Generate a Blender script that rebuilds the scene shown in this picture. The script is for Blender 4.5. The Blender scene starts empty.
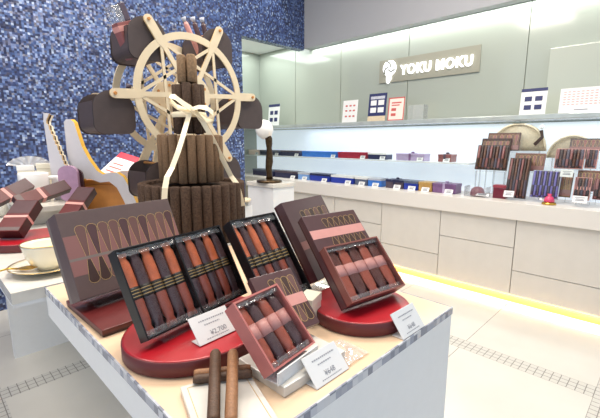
import bpy, bmesh, math, random
from mathutils import Vector, Matrix
random.seed(7)
PI = math.pi
R = math.radians
C = bpy.context.scene.collection

# ------------------------------------------------------------------ camera
F, PITCH, HEAD, EYE = 385.0, R(10), R(45.3), 1.45
hd = Vector((math.sin(HEAD), math.cos(HEAD), 0))
rt = Vector((math.cos(HEAD), -math.sin(HEAD), 0))
up = Vector((0, 0, 1))
fw = hd * math.cos(PITCH) - up * math.sin(PITCH)
cu = hd * math.sin(PITCH) + up * math.cos(PITCH)
CAM = Vector((0, 0, EYE))
def ray(x, y): return fw + rt * ((x - 300) / F) + cu * ((209 - y) / F)
def onz(x, y, z): r = ray(x, y); return CAM + r * ((z - EYE) / r.z)
def onx(x, y, X): r = ray(x, y); return CAM + r * (X / r.x)
def ony(x, y, Y): r = ray(x, y); return CAM + r * (Y / r.y)

cd = bpy.data.cameras.new('camera'); cam = bpy.data.objects.new('camera', cd); C.objects.link(cam)
cd.sensor_width = 36; cd.lens = 36 * F / 600; cd.clip_start = .02
cam.location = CAM; cam.rotation_euler = (PI/2 - PITCH, 0, -HEAD)
sc = bpy.context.scene
sc.camera = cam
sc.view_settings.view_transform = 'Standard'; sc.view_settings.look = 'None'
sc.view_settings.gamma = 1; sc.view_settings.exposure = 0.5
sc.view_settings.use_curve_mapping = False
sc.cycles.use_denoising = True
sc.cycles.max_bounces = 10; sc.cycles.transparent_max_bounces = 24; sc.cycles.glossy_bounces = 4
sc.cycles.sample_clamp_indirect = 6

# ------------------------------------------------------------------ materials
def s2l(c):
    return tuple((v/12.92 if v <= .04045 else ((v+.055)/1.055)**2.4) for v in c)
def rgb(r, g, b): return s2l((r/255, g/255, b/255)) + (1,)
class NT:
    def __init__(s, name):
        s.m = bpy.data.materials.new(name); s.m.use_nodes = True
        s.t = s.m.node_tree; s.n = s.t.nodes; s.l = s.t.links
        s.b = s.n['Principled BSDF']; s.out = s.n['Material Output']
    def new(s, t, **kw):
        n = s.n.new(t)
        for k, v in kw.items(): setattr(n, k, v)
        return n
    def put(s, sock, v):
        if isinstance(v, bpy.types.NodeSocket): s.l.new(v, sock)
        else: sock.default_value = v
    def math(s, op, a, b=0., c=0.):
        n = s.new('ShaderNodeMath', operation=op)
        for i, v in enumerate((a, b, c)): s.put(n.inputs[i], v)
        return n.outputs[0]
    def coord(s, kind='Object'): return s.new('ShaderNodeTexCoord').outputs[kind]
    def noise(s, vec, scale, detail=3):
        n = s.new('ShaderNodeTexNoise'); s.put(n.inputs['Vector'], vec)
        n.inputs['Scale'].default_value = scale; n.inputs['Detail'].default_value = detail
        return n.outputs['Fac']
    def mix(s, f, a, b):
        n = s.new('ShaderNodeMix', data_type='RGBA'); s.put(n.inputs[0], f); s.put(n.inputs[6], a); s.put(n.inputs[7], b)
        return n.outputs[2]
    def ramp(s, f, stops):
        n = s.new('ShaderNodeValToRGB'); s.put(n.inputs[0], f); cr = n.color_ramp
        while len(cr.elements) < len(stops): cr.elements.new(.5)
        for e, (p, c) in zip(cr.elements, stops): e.position = p; e.color = c
        return n.outputs[0]
    def bump(s, h, strength, dist=.002):
        n = s.new('ShaderNodeBump'); n.inputs['Strength'].default_value = strength; n.inputs['Distance'].default_value = dist
        s.put(n.inputs['Height'], h); s.l.new(n.outputs[0], s.b.inputs['Normal'])
def mat(name, col, rough=.5, metal=0, var=.0, vscale=40, bump=0, bscale=200, coat=0, emit=None, estr=0, spec=.5):
    t = NT(name); b = t.b
    b.inputs['Roughness'].default_value = rough; b.inputs['Metallic'].default_value = metal
    b.inputs['Specular IOR Level'].default_value = spec
    if coat: b.inputs['Coat Weight'].default_value = coat; b.inputs['Coat Roughness'].default_value = .08
    co = t.coord()
    f = t.noise(co, vscale)
    lo = tuple(max(0, c*(1-var)) for c in col[:3]) + (1,); hi = tuple(min(1, c*(1+var)) for c in col[:3]) + (1,)
    t.l.new(t.ramp(f, [(.3, lo), (.7, hi)]), b.inputs['Base Color'])
    if bump: t.bump(t.noise(co, bscale, 4), bump)
    if emit: b.inputs['Emission Color'].default_value = emit; b.inputs['Emission Strength'].default_value = estr
    return t.m
def clear(name, tint=(1, 1, 1, 1), blend=.12, gloss=.12, rough=.03, bump=0, bscale=60, white=0.0):
    t = NT(name); t.n.remove(t.b)
    tr = t.new('ShaderNodeBsdfTransparent'); tr.inputs[0].default_value = tint
    gl = t.new('ShaderNodeBsdfGlossy'); gl.inputs['Roughness'].default_value = rough
    lw = t.new('ShaderNodeLayerWeight'); lw.inputs[0].default_value = blend
    if bump:
        bp = t.new('ShaderNodeBump'); bp.inputs['Strength'].default_value = bump; bp.inputs['Distance'].default_value = .01
        t.l.new(t.noise(t.coord(), bscale, 2), bp.inputs['Height']); t.l.new(bp.outputs[0], gl.inputs['Normal']); t.l.new(bp.outputs[0], lw.inputs['Normal'])
    mx = t.new('ShaderNodeMixShader')
    t.l.new(t.math('MULTIPLY_ADD', lw.outputs['Fresnel'], .7, gloss), mx.inputs[0])
    t.l.new(tr.outputs[0], mx.inputs[1]); t.l.new(gl.outputs[0], mx.inputs[2])
    res = mx
    if white:
        df = t.new('ShaderNodeBsdfDiffuse'); df.inputs[0].default_value = (.95, .95, .95, 1)
        m2 = t.new('ShaderNodeMixShader'); m2.inputs[0].default_value = white
        t.l.new(mx.outputs[0], m2.inputs[1]); t.l.new(df.outputs[0], m2.inputs[2]); res = m2
    t.l.new(res.outputs[0], t.out.inputs[0])
    return t.m

M = {}
M['white'] = mat('white lacquer', rgb(228, 228, 228), .35, var=.01)
M['counter'] = mat('off white counter', rgb(232, 226, 219), .4, var=.012, vscale=6)
M['worktop'] = mat('worktop', rgb(218, 212, 204), .3, var=.01, vscale=5)
M['cab'] = mat('cabinet front', rgb(206, 200, 191), .45, var=.02, vscale=9)
M['gap'] = mat('shadow gap', rgb(120, 112, 104), .8)
M['kick'] = mat('glow tinted kick board', rgb(226, 178, 96), .5)  # warm glow of the light strip put into the board's yellow base colour
M['led'] = mat('warm strip', (1, .8, .45, 1), .5, emit=(1, .72, .34, 1), estr=.9)
M['tabletop'] = mat('warm cream top', rgb(226, 196, 164), .3, var=.03, vscale=5, coat=.2)
M['marble'] = mat('marble', rgb(212, 207, 198), .25, var=.09, vscale=14, coat=.2)
M['cream'] = mat('cream ceramic', rgb(244, 236, 214), .18, coat=.5)
M['whiteceramic'] = mat('white ceramic', rgb(246, 243, 238), .15, coat=.5)
M['gold'] = mat('gold', rgb(212, 170, 80), .28, metal=1)
M['goldline'] = mat('gold print', rgb(196, 164, 108), .4, metal=.3)
M['goldedge'] = mat('golden painted edge', rgb(222, 172, 52), .4)
M['taupe'] = mat('dark taupe card', rgb(96, 78, 76), .4, var=.05)
M['taupeside'] = mat('taupe card side', rgb(124, 112, 106), .45, var=.05)
M['plum'] = mat('plum card', rgb(84, 58, 60), .32, var=.05)
M['maroon'] = mat('maroon card', rgb(94, 32, 32), .35, var=.08)
M['maroondark'] = mat('dark maroon card', rgb(58, 22, 24), .35, var=.08)
M['pinkband'] = mat('dusty pink band', rgb(208, 148, 140), .45, var=.04)
M['traywall'] = mat('cocoa rose card', rgb(134, 82, 74), .4, var=.05)
M['rosebox'] = mat('rose card', rgb(186, 112, 106), .4, var=.05)
M['motiflight'] = mat('print dusty rose', rgb(140, 96, 92), .4)
M['motifdark'] = mat('print chocolate', rgb(64, 42, 38), .4)
M['motifmid'] = mat('print cocoa', rgb(108, 76, 72), .4)
M['blackcard'] = mat('black card', rgb(22, 20, 22), .3)
M['red'] = mat('red lacquer', rgb(164, 22, 34), .3, coat=.15, var=.04)
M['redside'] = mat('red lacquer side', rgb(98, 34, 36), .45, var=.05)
M['orangewrap'] = mat('orange wrapper', rgb(214, 114, 74), .28, var=.12, vscale=60, bump=.25, bscale=90)
M['brownwrap'] = mat('brown wrapper', rgb(164, 86, 68), .28, var=.14, vscale=60, bump=.25, bscale=90)
M['darkwrap'] = mat('dark violet wrapper', rgb(86, 64, 66), .22, var=.16, vscale=60, bump=.25, bscale=90)
M['darkwrap2'] = mat('dark cocoa wrapper', rgb(98, 60, 54), .22, var=.16, vscale=60, bump=.25, bscale=90)
M['blackband'] = mat('black band', rgb(38, 34, 30), .35)
M['film'] = clear('clear film', gloss=.015, rough=.1, bump=.35, bscale=45)
M['filmedge'] = clear('crumpled film', blend=.25, gloss=.14, rough=.15, bump=1, bscale=70, white=.06)
M['acrylic'] = clear('clear acrylic', gloss=.05, rough=.02, white=.05)
M['cello'] = clear('cellophane', blend=.3, gloss=.14, rough=.08, bump=1, bscale=30, white=.22)
M['cellowhite'] = clear('gathered cellophane', blend=.3, gloss=.14, rough=.12, bump=1, bscale=40, white=.5)
M['pane'] = clear('glass pane', tint=(.98, 1, .99, 1), gloss=.02, rough=.0)
M['frost'] = clear('frosted shelf', tint=(.95, .98, 1, 1), gloss=.1, rough=.2, white=.55)
M['paper'] = mat('white paper', rgb(226, 225, 224), .6)
M['ink'] = mat('grey ink', rgb(150, 150, 156), .7)
M['navyink'] = mat('navy ink', rgb(40, 46, 92), .5)
M['redink'] = mat('red ink', rgb(190, 90, 84), .6)
M['pinkpaper'] = mat('pale pink paper', rgb(240, 214, 204), .6)
M['wood'] = mat('pale plywood', rgb(226, 208, 176), .5, var=.05, vscale=12)
M['woodshade'] = mat('plywood edge', rgb(206, 178, 134), .55, var=.06, vscale=20)
M['orangewood'] = mat('honey wood', rgb(196, 132, 66), .5, var=.1, vscale=15)
M['gondola'] = mat('dark chocolate board', rgb(74, 62, 60), .5, var=.08, vscale=30)
M['gondolain'] = mat('black inside', rgb(34, 24, 24), .6)
M['ribbon'] = mat('cream ribbon', rgb(242, 228, 196), .45)
M['cocoa'] = mat('cocoa cookie', rgb(74, 57, 46), .8, var=.35, vscale=130, bump=.9, bscale=260, spec=.2)
M['cocoalight'] = mat('light cocoa cookie', rgb(132, 106, 80), .75, var=.25, vscale=130, bump=.7, bscale=260, spec=.2)
M['cocoamid'] = mat('mid cocoa cookie', rgb(114, 90, 68), .75, var=.25, vscale=150, bump=.7, bscale=260, spec=.2)
M['cookiedark'] = mat('dark rolled cookie', rgb(84, 58, 40), .55, var=.25, vscale=200, bump=.6, bscale=300)
M['cookiepale'] = mat('golden brown rolled cookie', rgb(146, 102, 68), .55, var=.2, vscale=200, bump=.5, bscale=300)
M['bronze'] = mat('dark bronze', rgb(70, 54, 34), .35, metal=.7, var=.3, vscale=60)
M['egg'] = mat('white egg', rgb(240, 238, 234), .3)
M['grey'] = mat('grey board', rgb(204, 200, 204), .5, var=.02)
M['bulk'] = mat('grey bulkhead paint', rgb(160, 160, 164), .7)
M['ceil'] = mat('ceiling paint', rgb(235, 235, 235), .8)
M['greyglass'] = mat('grey green glass', rgb(178, 182, 170), .12, coat=.3)
M['wallglass'] = mat('pale green back painted glass', rgb(160, 165, 155), .1, spec=.5, coat=.3)
M['taupeglass'] = mat('taupe glass', rgb(150, 148, 134), .15, spec=.4)
M['seam'] = mat('glass seam', rgb(120, 128, 116), .5)
M['ledge'] = mat('mirror glass ledge', rgb(178, 186, 184), .12, metal=.25, var=.12, vscale=9)
M['backlit'] = mat('backlit acrylic', rgb(205, 212, 222), .4, emit=(.84, .92, 1, 1), estr=.40)
M['signlight'] = mat('lit letter', (1, 1, 1, 1), .4, emit=(1, 1, 1, 1), estr=1.1)
M['signshade'] = mat('emblem line', rgb(120, 122, 112), .4, emit=None, estr=0)
M['lilac'] = mat('lilac pack', rgb(176, 140, 168), .35, var=.08)
M['giftred'] = mat('gift red', rgb(186, 34, 60), .35, var=.05)
M['beige'] = mat('woven beige', rgb(206, 188, 160), .7, var=.15, vscale=90, bump=.6, bscale=160)
for n, c in dict(navy=(44, 46, 78), royal=(40, 60, 160), blue=(60, 120, 205), skyb=(120, 160, 215), purple=(120, 86, 128), crimson=(160, 36, 52), slate=(90, 98, 120), paleviolet=(176, 158, 190), ochre=(190, 150, 86), wine=(112, 28, 48), darkmix=(84, 72, 84), rosebrown=(140, 86, 84), silver=(188, 190, 200), violet=(120, 110, 180), brownbox=(104, 66, 52), pink=(214, 70, 110), olive=(130, 96, 40), greyblue=(120, 130, 150)).items():
    M[n] = mat(n + ' paper', rgb(*c), .35, var=.1, vscale=30)

def mosaic(name, size, cols, rough=.12, tilt=.55):
    t = NT(name); co = t.coord()
    v = t.new('ShaderNodeVectorMath', operation='SCALE'); t.l.new(co, v.inputs[0]); v.inputs['Scale'].default_value = 1/size
    off = t.new('ShaderNodeVectorMath', operation='ADD'); t.l.new(v.outputs[0], off.inputs[0]); off.inputs[1].default_value = (.5, .37, .41)
    fl = t.new('ShaderNodeVectorMath', operation='FLOOR'); t.l.new(off.outputs[0], fl.inputs[0])
    wn = t.new('ShaderNodeTexWhiteNoise', noise_dimensions='3D'); t.l.new(fl.outputs[0], wn.inputs['Vector'])
    fr = t.new('ShaderNodeVectorMath', operation='FRACTION'); t.l.new(off.outputs[0], fr.inputs[0])
    sp = t.new('ShaderNodeSeparateXYZ'); t.l.new(fr.outputs[0], sp.inputs[0])
    base = t.ramp(wn.outputs['Value'], cols); t.n[-1].color_ramp.interpolation = 'CONSTANT'
    t.l.new(base, t.b.inputs['Base Color'])
    t.b.inputs['Roughness'].default_value = rough
    # every tile is set at a slightly different tilt
    geo = t.new('ShaderNodeNewGeometry')
    sub = t.new('ShaderNodeVectorMath', operation='SUBTRACT'); t.l.new(wn.outputs['Color'], sub.inputs[0]); sub.inputs[1].default_value = (.5, .5, .5)
    scl = t.new('ShaderNodeVectorMath', operation='SCALE'); t.l.new(sub.outputs[0], scl.inputs[0]); scl.inputs['Scale'].default_value = tilt
    ad = t.new('ShaderNodeVectorMath', operation='ADD'); t.l.new(geo.outputs['Normal'], ad.inputs[0]); t.l.new(scl.outputs[0], ad.inputs[1])
    nm = t.new('ShaderNodeVectorMath', operation='NORMALIZE'); t.l.new(ad.outputs[0], nm.inputs[0])
    t.l.new(nm.outputs[0], t.b.inputs['Normal'])
    return t.m
M['bluemosaic'] = mosaic('blue glass mosaic', .018, [(0, rgb(38, 42, 70)), (.18, rgb(50, 62, 102)), (.38, rgb(64, 82, 126)), (.58, rgb(82, 102, 146)), (.72, rgb(48, 54, 82)), (.86, rgb(104, 124, 164)), (.95, rgb(142, 156, 182))], .3)
M['edgemosaic'] = mosaic('grey pearl mosaic', .017, [(0, rgb(128, 132, 146)), (.2, rgb(160, 164, 176)), (.4, rgb(184, 187, 196)), (.6, rgb(146, 152, 168)), (.8, rgb(198, 200, 206))], .25, .15)

def floor_mat():
    t = NT('cream stone floor'); co = t.coord()
    sp = t.new('ShaderNodeSeparateXYZ'); t.l.new(co, sp.inputs[0]); X, Y = sp.outputs[0], sp.outputs[1]
    S, P, W = 2.51, .0435, .0653
    def dist(v, o, s):      # distance to the nearest of o + k*s
        return t.math('PINGPONG', t.math('SUBTRACT', v, o), s/2)
    dx, dy = dist(X, 2.665, S), dist(Y, .14, S)
    gx, gy = dist(X, 2.665, S/3), dist(Y, .14, S/3)
    sx, sy = t.math('LESS_THAN', dx, W), t.math('LESS_THAN', dy, W)
    strip = t.math('MAXIMUM', sx, sy)
    def thin(v, at, w): return t.math('COMPARE', v, at, w)
    tl = t.math('MAXIMUM', thin(gx, 0, .0022), thin(gy, 0, .0022))
    px, py = dist(X, 2.665+P/2, P), dist(Y, .14+P/2, P)
    small = t.math('MAXIMUM', thin(px, 0, .0024), thin(py, 0, .0024))
    line = t.math('MAXIMUM', t.math('MULTIPLY', strip, small), t.math('MULTIPLY', t.math('SUBTRACT', 1, strip), tl))
    n = t.noise(co, 2.2, 5)
    base = t.ramp(n, [(.35, rgb(206, 201, 192)), (.65, rgb(213, 208, 199))])
    st = t.mix(strip, base, rgb(200, 196, 188))
    t.l.new(t.mix(line, st, rgb(138, 133, 128)), t.b.inputs['Base Color'])
    t.b.inputs['Roughness'].default_value = .22
    return t.m
M['floor'] = floor_mat()

# ------------------------------------------------------------------ mesh helpers
class MB:
    def __init__(s): s.bm = bmesh.new(); s.mats = []; s.smooth = False
    def mi(s, m):
        if m not in s.mats: s.mats.append(m)
        return s.mats.index(m)
    def poly(s, pts, m, smooth=False):
        vs = [s.bm.verts.new(p) for p in pts]
        f = s.bm.faces.new(vs); f.material_index = s.mi(m); f.smooth = smooth; return f
    def box(s, lo, hi, m, mtx=None, bevel=0):
        r = bmesh.ops.create_cube(s.bm, size=1)
        vs = r['verts']
        c = [(a+b)/2 for a, b in zip(lo, hi)]; d = [b-a for a, b in zip(lo, hi)]
        for v in vs: v.co = Vector((c[i] + v.co[i]*d[i] for i in range(3)))
        fs = {f for v in vs for f in v.link_faces}
        i = s.mi(m)
        for f in fs: f.material_index = i
        if bevel:
            es = list({e for v in vs for e in v.link_edges})
            r = bmesh.ops.bevel(s.bm, geom=es, offset=bevel, segments=2, affect='EDGES', profile=.6)
            vs = list({v for f in r['faces'] for v in f.verts} | {v for v in vs if v.is_valid})
            for f in r['faces']: f.material_index = i
        if mtx:
            for v in vs: v.co = mtx @ v.co
        return s
    def loft(s, rings, m, closed=True, cap=True, smooth=True, mats=None):
        rs = [[s.bm.verts.new(p) for p in r] for r in rings]
        n = len(rs[0])
        for k in range(len(rs)-1):
            mm = s.mi(mats[k] if mats else m)
            for i in range(n if closed else n-1):
                j = (i+1) % n
                f = s.bm.faces.new((rs[k][i], rs[k][j], rs[k+1][j], rs[k+1][i])); f.material_index = mm; f.smooth = smooth
        if cap:
            f = s.bm.faces.new(rs[0][::-1]); f.material_index = s.mi(mats[0] if mats else m)
            f = s.bm.faces.new(rs[-1]); f.material_index = s.mi(mats[-1] if mats else m)
        return s
    def lathe(s, prof, m, n=24, at=(0, 0, 0), mats=None, sx=1, sy=1, cap=True):
        rings = [[(at[0]+sx*r*math.cos(2*PI*i/n), at[1]+sy*r*math.sin(2*PI*i/n), at[2]+z) for i in range(n)] for r, z in prof]
        return s.loft(rings, m, mats=mats, cap=cap)
    def cyl(s, a, b, r, m, n=12, r2=None):
        a, b = Vector(a), Vector(b); d = (b-a).normalized()
        u = d.orthogonal().normalized(); v = d.cross(u); r2 = r if r2 is None else r2
        rings = [[p + (u*math.cos(2*PI*i/n) + v*math.sin(2*PI*i/n))*rr for i in range(n)] for p, rr in ((a, r), (b, r2))]
        return s.loft(rings, m)
    def tube(s, pts, r, m, n=8):
        pts = [Vector(p) for p in pts]; rings = []; pu = None
        for k, p in enumerate(pts):
            d = (pts[min(k+1, len(pts)-1)] - pts[max(k-1, 0)]).normalized()
            u = (pu - d*pu.dot(d)).normalized() if pu else d.orthogonal().normalized(); pu = u; v = d.cross(u)
            rings.append([p + (u*math.cos(2*PI*i/n) + v*math.sin(2*PI*i/n))*r for i in range(n)])
        return s.loft(rings, m)
    def strip(s, pts, sides, w, th, m):          # ribbon along pts; sides = width directions
        rings = []
        pts = [Vector(p) for p in pts]
        for k, p in enumerate(pts):
            d = (pts[min(k+1, len(pts)-1)] - pts[max(k-1, 0)]).normalized()
            sd = Vector(sides[k] if isinstance(sides, list) else sides).normalized(); n = d.cross(sd).normalized(); sd = n.cross(d)
            rings.append([p+sd*w/2+n*th/2, p-sd*w/2+n*th/2, p-sd*w/2-n*th/2, p+sd*w/2-n*th/2])
        return s.loft(rings, m, smooth=False)
    def prism(s, pts2, y0, y1, m, mside=None, mtx=None):      # outline in (x,z), extruded along y
        a = [s.bm.verts.new((p[0], y0, p[1])) for p in pts2]; b = [s.bm.verts.new((p[0], y1, p[1])) for p in pts2]
        n = len(a); f1 = s.bm.faces.new(a); f2 = s.bm.faces.new(b[::-1])
        f1.material_index = f2.material_index = s.mi(m)
        for i in range(n):
            f = s.bm.faces.new((a[i], b[i], b[(i+1) % n], a[(i+1) % n])); f.material_index = s.mi(mside or m)
        if mtx:
            for v in a+b: v.co = mtx @ v.co
        return s
    def build(s, name, parent=None, loc=None, mtx=None, recalc=True):
        if recalc: bmesh.ops.recalc_face_normals(s.bm, faces=s.bm.faces)
        me = bpy.data.meshes.new(name); s.bm.to_mesh(me); s.bm.free()
        for m in s.mats: me.materials.append(M[m])
        o = bpy.data.objects.new(name, me); C.objects.link(o)
        if parent: o.parent = parent
        if loc: o.location = loc
        if mtx: o.matrix_world = mtx
        return o
def tag(o, label, cat, group=None):
    o['label'] = label; o['category'] = cat
    if group: o['group'] = group
    return o
def thing(name, label, cat, loc=(0, 0, 0), rz=0, group=None, mtx=None):
    o = bpy.data.objects.new(name, None); o.empty_display_size = .05; C.objects.link(o)
    if mtx: o.matrix_world = mtx
    else: o.location = loc; o.rotation_euler = (0, 0, rz)
    return tag(o, label, cat, group)
def struct(name, mb, **k):
    o = mb.build(name, **k); o['kind'] = 'structure'; return o
def copy_tree(o, parent=None):
    c = o.copy(); C.objects.link(c)
    if parent: c.parent = parent
    for ch in list(o.children): copy_tree(ch, c)
    return c
def pose(x, y, z, yaw, lean):       # local x = width, y = up the slope, z = out towards the viewer
    u = Vector((math.cos(yaw), math.sin(yaw), 0)); b = Vector((-math.sin(yaw), math.cos(yaw), 0))
    v = b*math.sin(lean) + up*math.cos(lean); n = u.cross(v)
    m = Matrix.Identity(4)
    for i in range(3): m[i][0] = u[i]; m[i][1] = v[i]; m[i][2] = n[i]
    m[0][3], m[1][3], m[2][3] = x, y, z
    return m
def axes(o, ux, uy, uz):
    m = Matrix.Identity(4)
    for i in range(3): m[i][0] = ux[i]; m[i][1] = uy[i]; m[i][2] = uz[i]; m[i][3] = o[i]
    return m
def text_mesh(body, size, m, extrude=.001, bold=0, align='LEFT', spacing=1.0):
    cu_ = bpy.data.curves.new('lettering', 'FONT'); cu_.body = body; cu_.size = size; cu_.extrude = extrude; cu_.offset = bold
    cu_.align_x = align; cu_.space_character = spacing; cu_.resolution_u = 3
    o = bpy.data.objects.new('lettering', cu_); C.objects.link(o)
    dg = bpy.context.evaluated_depsgraph_get(); dg.update()
    me = bpy.data.meshes.new_from_object(o.evaluated_get(dg)); bpy.data.objects.remove(o); bpy.data.curves.remove(cu_)
    me.materials.clear(); me.materials.append(M[m]); me.name = 'lettering'
    n = bpy.data.objects.new('lettering', me); C.objects.link(n); return n

# ------------------------------------------------------------------ room shell
XF, XB, YB, YE = 3.70, 4.30, 4.05, 5.2
b = MB(); b.poly([(-4, -4, 0), (5, -4, 0), (5, 5.4, 0), (-4, 5.4, 0)], 'floor'); struct('floor', b, recalc=False)
b = MB(); b.box((-4, YB, 0), (3.07, YB+.2, 4), 'bluemosaic'); b.box((3.07, YB, 2.73), (4.18, YB+.12, 4), 'bluemosaic'); struct('wall_far', b)
b = MB(); b.box((2.97, YE, 0), (XB+.1, YE+.1, 2.9), 'wallglass'); struct('wall_niche_end', b)
b = MB(); b.box((2.97, YB+.2, 0), (3.07, YE, 2.9), 'wallglass'); struct('wall_niche_left', b)
b = MB(); b.box((3.07, YB+.12, 2.86), (XB+.1, YE, 2.95), 'ceil'); struct('ceiling_niche', b)
b = MB(); b.box((4.18, -4, 2.75), (XB-.003, YB, 4), 'bulk'); struct('wall_bulkhead', b)
b = MB(); b.box((XB+.01, -4, 0), (XB+.1, YE, 2.86), 'seam')
struct('wall_right', b)
edges = [-2.2, -1.0, .2, 1.19, 2.45, 3.47, 4.35, YE]
for i in range(len(edges)-1):
    b = MB(); b.box((XB-.002, edges[i]+.004, .9), (XB+.01, edges[i+1]-.004, 2.86), 'wallglass'); struct('trim_glass_%d' % (i+1), b)
b = MB(); b.box((XB-.06, -1.6, 1.7), (XB-.003, .985, 2.28), 'greyglass', bevel=.004); struct('trim_panel', b)
b = MB(); b.box((-4, -3, 4), (XB+.1, YB+.2, 4.1), 'ceil'); struct('ceiling', b)

# ------------------------------------------------------------------ counter with cabinets and lit case
b = MB(); b.box((3.728, -1.5, 0), (3.76, YE, .08), 'kick'); struct('baseboard_right', b)
t = tag(MB().box((3.704, -1.5, .070), (3.726, YE-.02, .0805), 'led').build('light_strip'), 'warm glowing light strip tucked under the white cabinets', 'light strip')
ys = [-1.09, -.40, .29, .98, 1.67, 2.36, 3.05, 3.74, 4.43, YE]
where = {1: None}
desc = ['white cabinet cut off by the frame edge', 'white cabinet at the far right edge of the photo, two wide fronts',
        'white cabinet under the piled cookie boxes with wide upper front and low lower front',
        'white cabinet with a narrow drawer above a tall lower front, beside the table corner',
        'white cabinet directly right of the open cookie gift box, low lower front',
        'white cabinet behind the open cookie gift box with a narrow top drawer',
        'white cabinet just right of the pedestal with the egg statuette', 'white cabinet behind the egg statuette pedestal', 'last white cabinet deep in the alcove behind the blue wall']
for i in range(1, len(ys)-1):
    y0, y1 = ys[i], ys[i+1]
    t = thing('cabinet', desc[i], 'cabinet', (3.7, y0, 0))
    MB().box((.02, .001, .081), (.58, y1-y0-.001, .769), 'gap').build('carcass', t)
    split = .305 if i % 2 == 0 else .51
    MB().box((0, .003, .082), (.019, y1-y0-.003, split-.003), 'cab', bevel=.0015).build('lower_front', t)
    MB().box((0, .003, split+.003), (.019, y1-y0-.003, .764), 'cab', bevel=.0015).build('upper_front', t)
t = tag(MB().box((3.665, -1.5, .77), (XB-.004, YE-.002, .92), 'worktop', bevel=.004).build('counter_top'), 'long thick white counter top running over the white cabinets', 'counter')
t = thing('display_case', 'long lit white glass display case standing on the counter', 'display case', (0, 0, 0))
MB().box((4.20, -1.5, .921), (4.26, YE-.01, 1.62), 'backlit').build('backlit_panel', t)
MB().box((3.80, -1.5, 1.632), (4.27, YE-.01, 1.675), 'ledge', bevel=.006).build('glass_top', t)
MB().box((3.94, 1.52, 1.215), (4.19, YE-.02, 1.233), 'frost').build('glass_shelf', t)
MB().box((3.808, -1.5, 1.02), (3.812, YE-.02, 1.619), 'pane').build('front_pane', t)

# boxes of confectionery in the lit case:  px span, py of base, plane X, depth, height
def gift(x0, x1, yb, X, dep, h, m, lid, name, label, zb, group, ribbon=None):
    a, c = onx(x0, yb, X), onx(x1, yb, X)
    y1, y0 = a.y, c.y
    t = thing(name, label, 'gift box', (X, (y0+y1)/2, zb), 0, group)
    w = (y1-y0)/2
    MB().box((0, -w, 0), (dep, w, h*.72), m, bevel=.003).build('box_base', t)
    MB().box((-.003, -w-.003, h*.72), (dep+.003, w+.003, h), lid or m, bevel=.003).build('lid', t)
    if ribbon:
        rb = MB(); rb.box((-.005, -.012, 0), (dep+.005, .012, h+.003), ribbon)
        rb.lathe([(.002, 0), (.018, .006), (.02, .016), (.004, .022)], ribbon, 10, (dep/2, 0, h)); rb.build('ribbon_bow', t)
    return y0, y1
def flat(l):      # frame lying level behind a leaning card
    return axes((0, 0, 0), (1, 0, 0), (0, math.sin(l), -math.cos(l)), (0, math.cos(l), math.sin(l)))
def card(X, y, z, w, h, label, group, tilt=25):
    m = pose(X, y, z, -PI/2, R(tilt))
    t = thing('price_card', label, 'price card', group=group, mtx=m)
    MB().box((-w/2, 0, -.0015), (w/2, h, .0015), 'paper').build('card', t)
    k = MB()
    for j, (fx, hh) in enumerate(((.7, .006), (.5, .006), (.6, .010))): k.box((-w/2*fx, h*(.72-.22*j), .0016), (w/2*fx, h*(.72-.22*j)+hh, .002), 'ink')
    k.build('print', t)
    MB().box((-w/2, .002, 0), (w/2, h*.55, .0015), 'paper', mtx=flat(R(tilt))).build('foot', t)
S2, S1 = 1.233, .92
up_row = [(249, 259, 'pinkpaper', 'pinkpaper', 'pale pink box between navy boxes on the upper case shelf', None),
          (260, 279, 'navy', 'slate', 'dark navy box just right of the egg statuette on upper shelf', None),
          (281, 299, 'navy', 'darkmix', 'dark flat box left of the bright blue box on upper shelf', None),
          (302, 336, 'blue', 'blue', 'long bright blue box on the upper shelf of the lit case', None),
          (338, 366, 'crimson', 'crimson', 'long crimson box on the upper shelf of the lit case', None),
          (368, 386, 'navy', 'paper', 'navy box with white lid right of the crimson box', None),
          (396, 424, 'paleviolet', 'paleviolet', 'pale violet box with bow on the upper case shelf', 'purple'),
          (438, 451, 'rosebrown', 'rosebrown', 'small rose brown box with bow at the shelf end', 'darkmix')]
for x0, x1, m, l, lab, rb in up_row:
    y0, y1 = gift(x0, x1, 158, 3.97, .14, .078, m, l, 'gift_box', lab, S2+.001, 'gift boxes on the upper shelf of the lit case', rb)
    card(3.953, y0+.045, S2+.001, .07, .05, 'small white price card before the ' + lab.split(' on ')[0].split(' at ')[0].split(' left ')[0].split(' just ')[0].split(' right ')[0].split(' between ')[0] + ' on the upper shelf', 'price cards on the upper case shelf')
lo_row = [(253, 273, 'navy', 'slate', 'navy gift box behind the egg statuette on the case floor', None),
          (275, 297, 'navy', 'darkmix', 'dark navy gift box right of the statuette on the case floor', None),
          (298, 309, 'skyb', 'silver', 'small silvery blue gift box on the case floor', None),
          (310, 329, 'royal', 'navy', 'royal blue gift box on the case floor', None),
          (331, 353, 'royal', 'paper', 'royal blue gift box with white lid on the case floor', None),
          (355, 367, 'slate', 'paper', 'slate grey gift box with white lid on the case floor', None),
          (368, 381, 'blue', 'silver', 'medium blue gift box with silver lid on the case floor', None),
          (386, 403, 'darkmix', 'navy', 'dark patterned gift box with bow on the case floor', 'navy'),
          (404, 418, 'royal', 'slate', 'deep blue gift box beside the ochre box on the case floor', None),
          (419, 432, 'ochre', 'ochre', 'ochre gift box on the case floor', None),
          (433, 456, 'purple', 'purple', 'mauve purple gift box with bow on the case floor', 'paleviolet')]
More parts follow.
